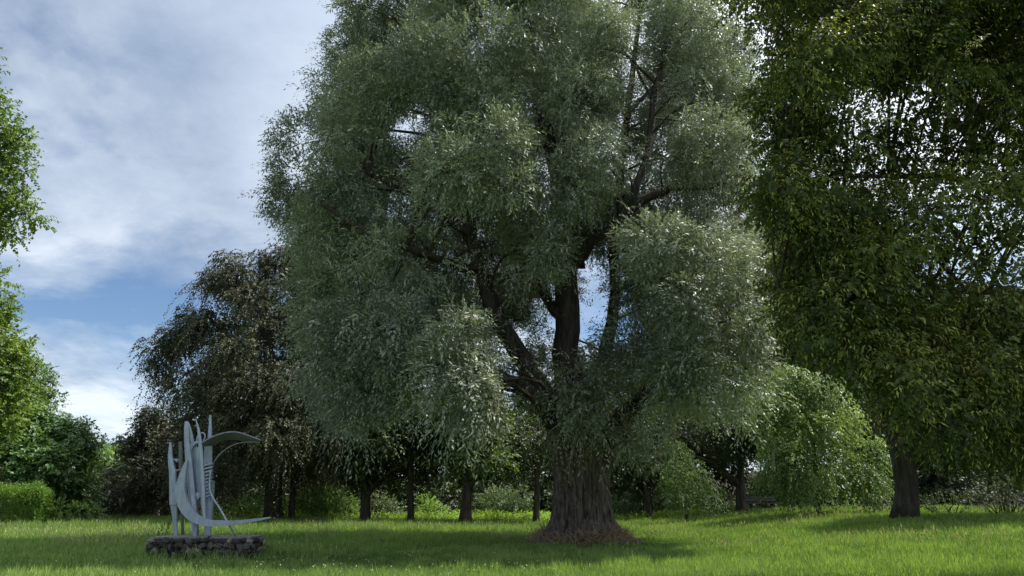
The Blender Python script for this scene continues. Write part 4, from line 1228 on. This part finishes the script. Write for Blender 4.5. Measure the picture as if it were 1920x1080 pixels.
    # crescent sweeping down into the long beak
    band('crescent', [(350, 861), (343, 873), (336, 890), (330, 908), (328.2, 925), (330.5, 942), (338, 958), (350, 972), (366, 981.5), (384, 986), (404, 987), (428, 985.6), (452, 982), (480, 977), (506.5, 972)],
         [(351, 864), (348.6, 880), (347, 895), (346, 908), (346.2, 922), (350, 938), (356.5, 950), (366, 961.5), (376, 969), (388, 974), (404, 975.6), (428, 976.2), (452, 974.8), (480, 972), (506.5, 969)], root, -0.36, 0.13, 60)
    # thin rods
    rod('rod', [(487, 829.5, 0.1), (468, 828.5, 0.15), (450, 830.5, 0.2), (432, 837, 0.2), (415, 849, 0.2), (403, 863, 0.2), (397.5, 878, 0.2)], 0.017, root)
    rod('rod', [(394.5, 884, -0.1), (393, 905, -0.15), (394, 920, -0.2), (399, 933, -0.22), (412, 953, -0.25), (425, 976, -0.28), (434, 992, -0.2), (441.5, 1006, -0.05)], 0.026, root)
    rod('cross_bar', [(383, 927, 0), (395, 924, 0)], 0.017, root, 4)
    rod('cross_bar', [(383, 931.5, 0), (396, 928.5, 0)], 0.017, root, 4)
    rod('cross_bar', [(326, 883, 0.05), (338, 882, 0.5)], 0.035, root, 4)
    rod('hoop', [(369, 843, 0.1), (368.5, 830, 0.12), (371, 817, 0.15), (376.5, 812, 0.18), (382, 812.5, 0.2), (384.5, 818, 0.2), (382.5, 825, 0.2), (380, 831, 0.2)], 0.02, root)
    band('curl', [(321.5, 862.5), (325, 860.3), (329, 859.8), (331.5, 861.5), (332, 865)], [(322.5, 865), (325.4, 863.4), (328.4, 863.2), (329.4, 864.4), (329.3, 867)], root, 0.05, 0.14, 12)
    return root


def plinth():
    rng = np.random.default_rng(140)
    grey = simple_mat('lichened_concrete', (0.13, 0.13, 0.115), (0.28, 0.28, 0.25), 0.9, 16, bump=0.5)
    mort = simple_mat('dark_mortar', (0.03, 0.028, 0.024), (0.085, 0.08, 0.07), 0.95, 20, bump=0.6)
    stm = [simple_mat('rubble_stone_' + s, c, d, 0.9, 9, bump=0.7) for s, c, d in
           (('brown', (0.03, 0.026, 0.022), (0.10, 0.085, 0.07)), ('grey', (0.04, 0.04, 0.036), (0.15, 0.145, 0.13)), ('pale', (0.10, 0.097, 0.085), (0.30, 0.29, 0.26)), ('dark', (0.02, 0.018, 0.017), (0.07, 0.06, 0.055)))]
    a, c = P(274, 1033, 19.75), P(469, 1033, 19.75)
    zt = P(400, 1006, 20.0)[2]
    x0, x1, ya, yb = a[0], c[0], 19.75, 20.95
    b = np.array([(x0 + x1) / 2, 20.35, 0.0])
    root = empty('stone_plinth', b, 'low block of dark rubble stones that carries the metal sculpture', 'plinth')
    m = MB()
    box(m, (x0 + .05, ya + .06, -.15), (x1 - .05, yb - .06, zt - .05))
    m.build('core', mort, root)
    m = MB()
    nx = 40
    xs = np.linspace(x0 + .06, x1 - .06, nx)
    e = 0.014 * rng.normal(size=nx)
    V = np.concatenate([np.stack([xs, ya + .05 + e, np.full(nx, zt - .048)], -1), np.stack([xs, ya + .05 + e, zt + .004 * rng.normal(size=nx)], -1),
                        np.stack([xs, np.full(nx, yb - .06), np.full(nx, zt)], -1), np.stack([xs, np.full(nx, yb - .06), np.full(nx, zt - .048)], -1)])
    F_ = [(r * nx + i, r * nx + i + 1, ((r + 1) % 4) * nx + i + 1, ((r + 1) % 4) * nx + i) for r in range(4) for i in range(nx - 1)]
    F_ += [(0, nx, 2 * nx, 3 * nx), (nx - 1, 4 * nx - 1, 3 * nx - 1, 2 * nx - 1)]
    m.add(V, F_)
    m.build('top_slab', grey, root)
    # ten stone shapes, shared by all stones
    protos = []
    for q in range(10):
        n, k = 5, 8
        V, F_ = [], []
        for i in range(n):
            ph = math.pi * (i + 0.5) / n
            for j in range(k):
                t = 2 * math.pi * j / k
                d = np.array([math.sin(ph) * math.cos(t), math.sin(ph) * math.sin(t), math.cos(ph)])
                d = np.sign(d) * np.abs(d) ** 0.45
                V.append(d * (0.5 + 0.13 * float(vnoise(d[0] * 1.7 + q * 9, d[1] * 1.7, d[2] * 1.7, 50)) + 0.04 * rng.normal()))
        for i in range(n - 1):
            F_ += [(i * k + j, i * k + (j + 1) % k, (i + 1) * k + (j + 1) % k, (i + 1) * k + j) for j in range(k)]
        F_ += [(3, 2, 1, 0), (7, 6, 5, 4), (0, 7, 4, 3)] + [((n - 1) * k + a_, (n - 1) * k + b_, (n - 1) * k + c_, (n - 1) * k + d_) for a_, b_, c_, d_ in ((0, 1, 2, 3), (4, 5, 6, 7), (0, 3, 4, 7))]
        mb = MB()
        mb.add(V, F_)
        me = mb.mesh('stone')
        me.materials.append(stm[q % 4])
        protos.append(me)

    def stone(x, y, z, sx, sy, sz):
        o = bpy.data.objects.new('stone', protos[rng.integers(10)])
        COL.objects.link(o)
        o.parent = root
        o.location = (x - b[0], y - b[1], z - b[2])
        o.scale = (sx, sy, sz)
        o.rotation_euler = (rng.normal(0, .25), rng.normal(0, .4), rng.normal(0, .2))
    rows_z = np.linspace(0.0, zt - 0.05, 5)
    for r in range(4):
        x = x0
        while x < x1 - 0.02:
            wd = min(rng.uniform(0.09, 0.26), max(x1 - x, 0.09))
            zc = (rows_z[r] + rows_z[r + 1]) / 2 + rng.normal(0, .018)
            h = (rows_z[r + 1] - rows_z[r]) * rng.uniform(0.95, 1.35)
            if r == 3:
                h = min(h, 2 * (zt - .015 - zc))
            stone(x + wd / 2, ya + .07 + rng.normal(0, .018), zc, wd * 1.12, 0.2, h)
            x += wd
        for xe in (x0 + .05, x1 - .05):
            y = ya + .14
            while y < yb - .1:
                wd = rng.uniform(0.13, 0.26)
                stone(xe + rng.normal(0, .015), y + wd / 2, (rows_z[r] + rows_z[r + 1]) / 2, 0.18, wd * 1.05, (rows_z[r + 1] - rows_z[r]) * 1.08)
                y += wd
    return x0, x1, ya, yb


PLX = plinth()
sculpture()


# a dark stalky weed standing at the left end of the plinth
def weed():
    rng = np.random.default_rng(150)
    b = base_of(300, 22.2)
    root = empty('dock_plant', b, 'dark thin-stalked weed standing in the grass at the left end of the stone plinth', 'plant')
    st, lf = MB(), MB()
    for q in range(6):
        a = b + [rng.normal(0, .1), rng.normal(0, .08), -0.03]
        e = a + [rng.normal(0.05, .16), rng.normal(0, .1), rng.uniform(0.55, 1.05)]
        p = smooth_path(np.array([a, (a + e) / 2 + rng.normal(0, .04, 3), e]), 8)
        tube(st, p, np.linspace(.009, .003, 8), 5)
        i = rng.integers(1, 8, 34)
        n = len(i)
        d = rng.normal(size=(n, 3)) + [0, 0, .5]
        leaves(lf, p[i] + rng.normal(0, .02, (n, 3)), d, rng.normal(size=(n, 3)) + [0, 0, 1], rng.uniform(.05, .14, n), rng.uniform(.015, .035, n), rng.random(n) * .6)
    st.build('stems', M_TWIG, root, kind='stuff')
    lf.build('foliage', M_CHESTNUT, root, kind='stuff')


weed()


# ------------------------------------------------------------------ grass and small ground plants
def grass():
    rng = np.random.default_rng(160)
    n = 520000
    y = 13.5 + 38 * rng.random(n) ** 1.12
    x = (rng.random(n) * 2 - 1) * (0.80 * y + 2.5)
    r = np.hypot(x - WILLOW[0], y - 26)
    keep = (r > 1.22 + 0.5 * rng.random(n)) & ~((x > PLX[0] - .03) & (x < PLX[1] + .03) & (y > PLX[2] - .05) & (y < PLX[3]))
    x, y = x[keep], y[keep]
    n = len(x)
    pat = fbm(x * 0.22, y * 0.35, 0, 4, 71)
    pat2 = fbm(x * 1.3, y * 1.3, 0, 3, 72)
    far = ss(20, 40, y)
    h = (0.14 + 0.05 * pat + 0.05 * pat2 + 0.12 * far * ss(3, -8, x) + 0.05 * far) * rng.uniform(0.55, 1.35, n)
    tuft = np.clip(vnoise(x * 2.6, y * 2.6, 3, 77) + 0.5 * vnoise(x * 6, y * 6, 3, 78), -1, 1)
    h = h * (1 + 0.4 * tuft)
    dpl = np.maximum(np.maximum(PLX[0] - x, x - PLX[1]), np.maximum(PLX[2] - y, y - PLX[3]))
    h = h * (1 + 1.7 * ss(0.6, 0.05, dpl))
    h = np.clip(h, 0.05, 0.6)
    w_ = (0.0085 + 0.00055 * y) * rng.uniform(0.7, 1.3, n)
    p = np.stack([x, y, ground_z(x, y) - 0.01], -1)
    lean = rng.normal(0, 0.42, (n, 2)) + 0.18 * np.stack([vnoise(x * .6, y * .6, 1, 5), vnoise(x * .6, y * .6, 2, 6)], -1)
    d = np.stack([lean[:, 0], lean[:, 1], np.ones(n)], -1)
    nr = np.stack([rng.normal(size=n), rng.normal(size=n), 0.2 * np.ones(n)], -1)
    tint = np.clip(0.36 + 0.3 * pat + 0.12 * pat2 + 0.2 * tuft + rng.normal(0, 0.26, n), 0, 1)
    mb = MB()
    leaves(mb, p, d, nr, h / np.sqrt(1 + (lean ** 2).sum(1)) * 1.12, w_, tint, False, 0.25)
    tag(mb.build('grass', M_GRASS), 'long unmown meadow grass covering the lawn', 'grass', kind='stuff')
    # stalks with pale seed heads, in drifts
    n = 16000
    y = 20 + 29 * rng.random(n)
    x = (rng.random(n) * 2 - 1) * (0.8 * y + 2)
    s = fbm(x * 0.3, y * 0.3, 0, 3, 91) + 0.9 * np.exp(-((x + 17.5) / 3.5) ** 2 - ((y - 30) / 5) ** 2)
    m = s > 0.32
    x, y = x[m], y[m]
    r = np.hypot(x - WILLOW[0], y - 26)
    m = (r > 2.2) & ~((x > PLX[0] - .03) & (x < PLX[1] + .03) & (y > PLX[2] - .05) & (y < PLX[3]))
    x, y = x[m], y[m]
    n = len(x)
    h = rng.uniform(0.25, 0.5, n)
    p = np.stack([x, y, ground_z(x, y)], -1)
    d = np.stack([rng.normal(0, .2, n), rng.normal(0, .2, n), np.ones(n)], -1)
    mb = MB()
    leaves(mb, p, d, rng.normal(size=(n, 3)), h, np.full(n, 0.010), rng.random(n) * 0.6)
    leaves(mb, p + unit(d) * (h * 0.72)[:, None], d, rng.normal(size=(n, 3)), h * 0.32, np.full(n, 0.03), rng.random(n))
    tag(mb.build('seeding_grass', M_SEED), 'pale drifts of grass gone to seed in the far part of the lawn', 'grass', kind='stuff')
    # nettles and tall weeds along the far edge
    n = 5200
    y = rng.uniform(44.5, 51, n)
    px = rng.choice([0, 1, 2], n, p=[.62, .25, .13])
    px = np.where(px == 0, rng.uniform(720, 1050, n), np.where(px == 1, rng.uniform(1140, 1330, n), rng.uniform(430, 720, n)))
    x = (px - 960) / F * y
    h = rng.uniform(0.35, 0.85, n) * (0.7 + 0.4 * vnoise(x * .7, y * .7, 0, 4)) * np.where((px > 1100), 0.75, 1)
    mb = MB()
    k = 9
    s = (np.arange(k)[None] + rng.random((n, k))) / k
    bx = np.stack([x, y, ground_z(x, y)], -1)
    ln = np.stack([rng.normal(0, .12, n), rng.normal(0, .12, n), np.ones(n)], -1)
    pos = (bx[:, None] + ln[:, None] * (h[:, None] * s)[..., None]).reshape(-1, 3)
    ax = np.concatenate([rng.normal(size=(n * k, 2)), rng.normal(0.35, .35, (n * k, 1))], 1)
    leaves(mb, pos, ax, rng.normal(size=(n * k, 3)) * .5 + [0, 0, 1], rng.uniform(.08, .2, n * k), rng.uniform(.035, .08, n * k), np.clip(rng.normal(.5, .25, n * k), 0, 1))
    tag(mb.build('nettle_bed', M_NETTLE), 'bright yellow-green band of nettles and tall weeds behind the row of trunks', 'weeds', kind='stuff')
    # white clover heads in the near grass
    n = 170
    y = 14.8 + 6 * rng.random(n)
    x = rng.uniform(-12, 2.5, n)
    m = (fbm(x * .4, y * .4, 0, 2, 95) > 0.15) & ~((x > PLX[0] - .05) & (x < PLX[1] + .05) & (y > PLX[2] - .1))
    x, y = x[m], y[m]
    mb = MB()
    for xx, yy in zip(x, y):
        c = np.array([xx, yy, float(ground_z(xx, yy)) + rng.uniform(.12, .22)])
        q = 7
        d = rng.normal(size=(q, 3)) + [0, 0, .5]
        leaves(mb, np.repeat(c[None], q, 0), d, rng.normal(size=(q, 3)), np.full(q, .02), np.full(q, .014), rng.random(q))
    tag(mb.build('clover_flowers', M_CLOVER), 'scattered white clover heads in the grass in front of the plinth', 'flowers', kind='stuff')


grass()
print('TRIS', sum(max(0, len(m.loops) - 2 * len(m.polygons)) for m in bpy.data.meshes), 'twigs', NTWIG, 'objects', len(bpy.data.objects))
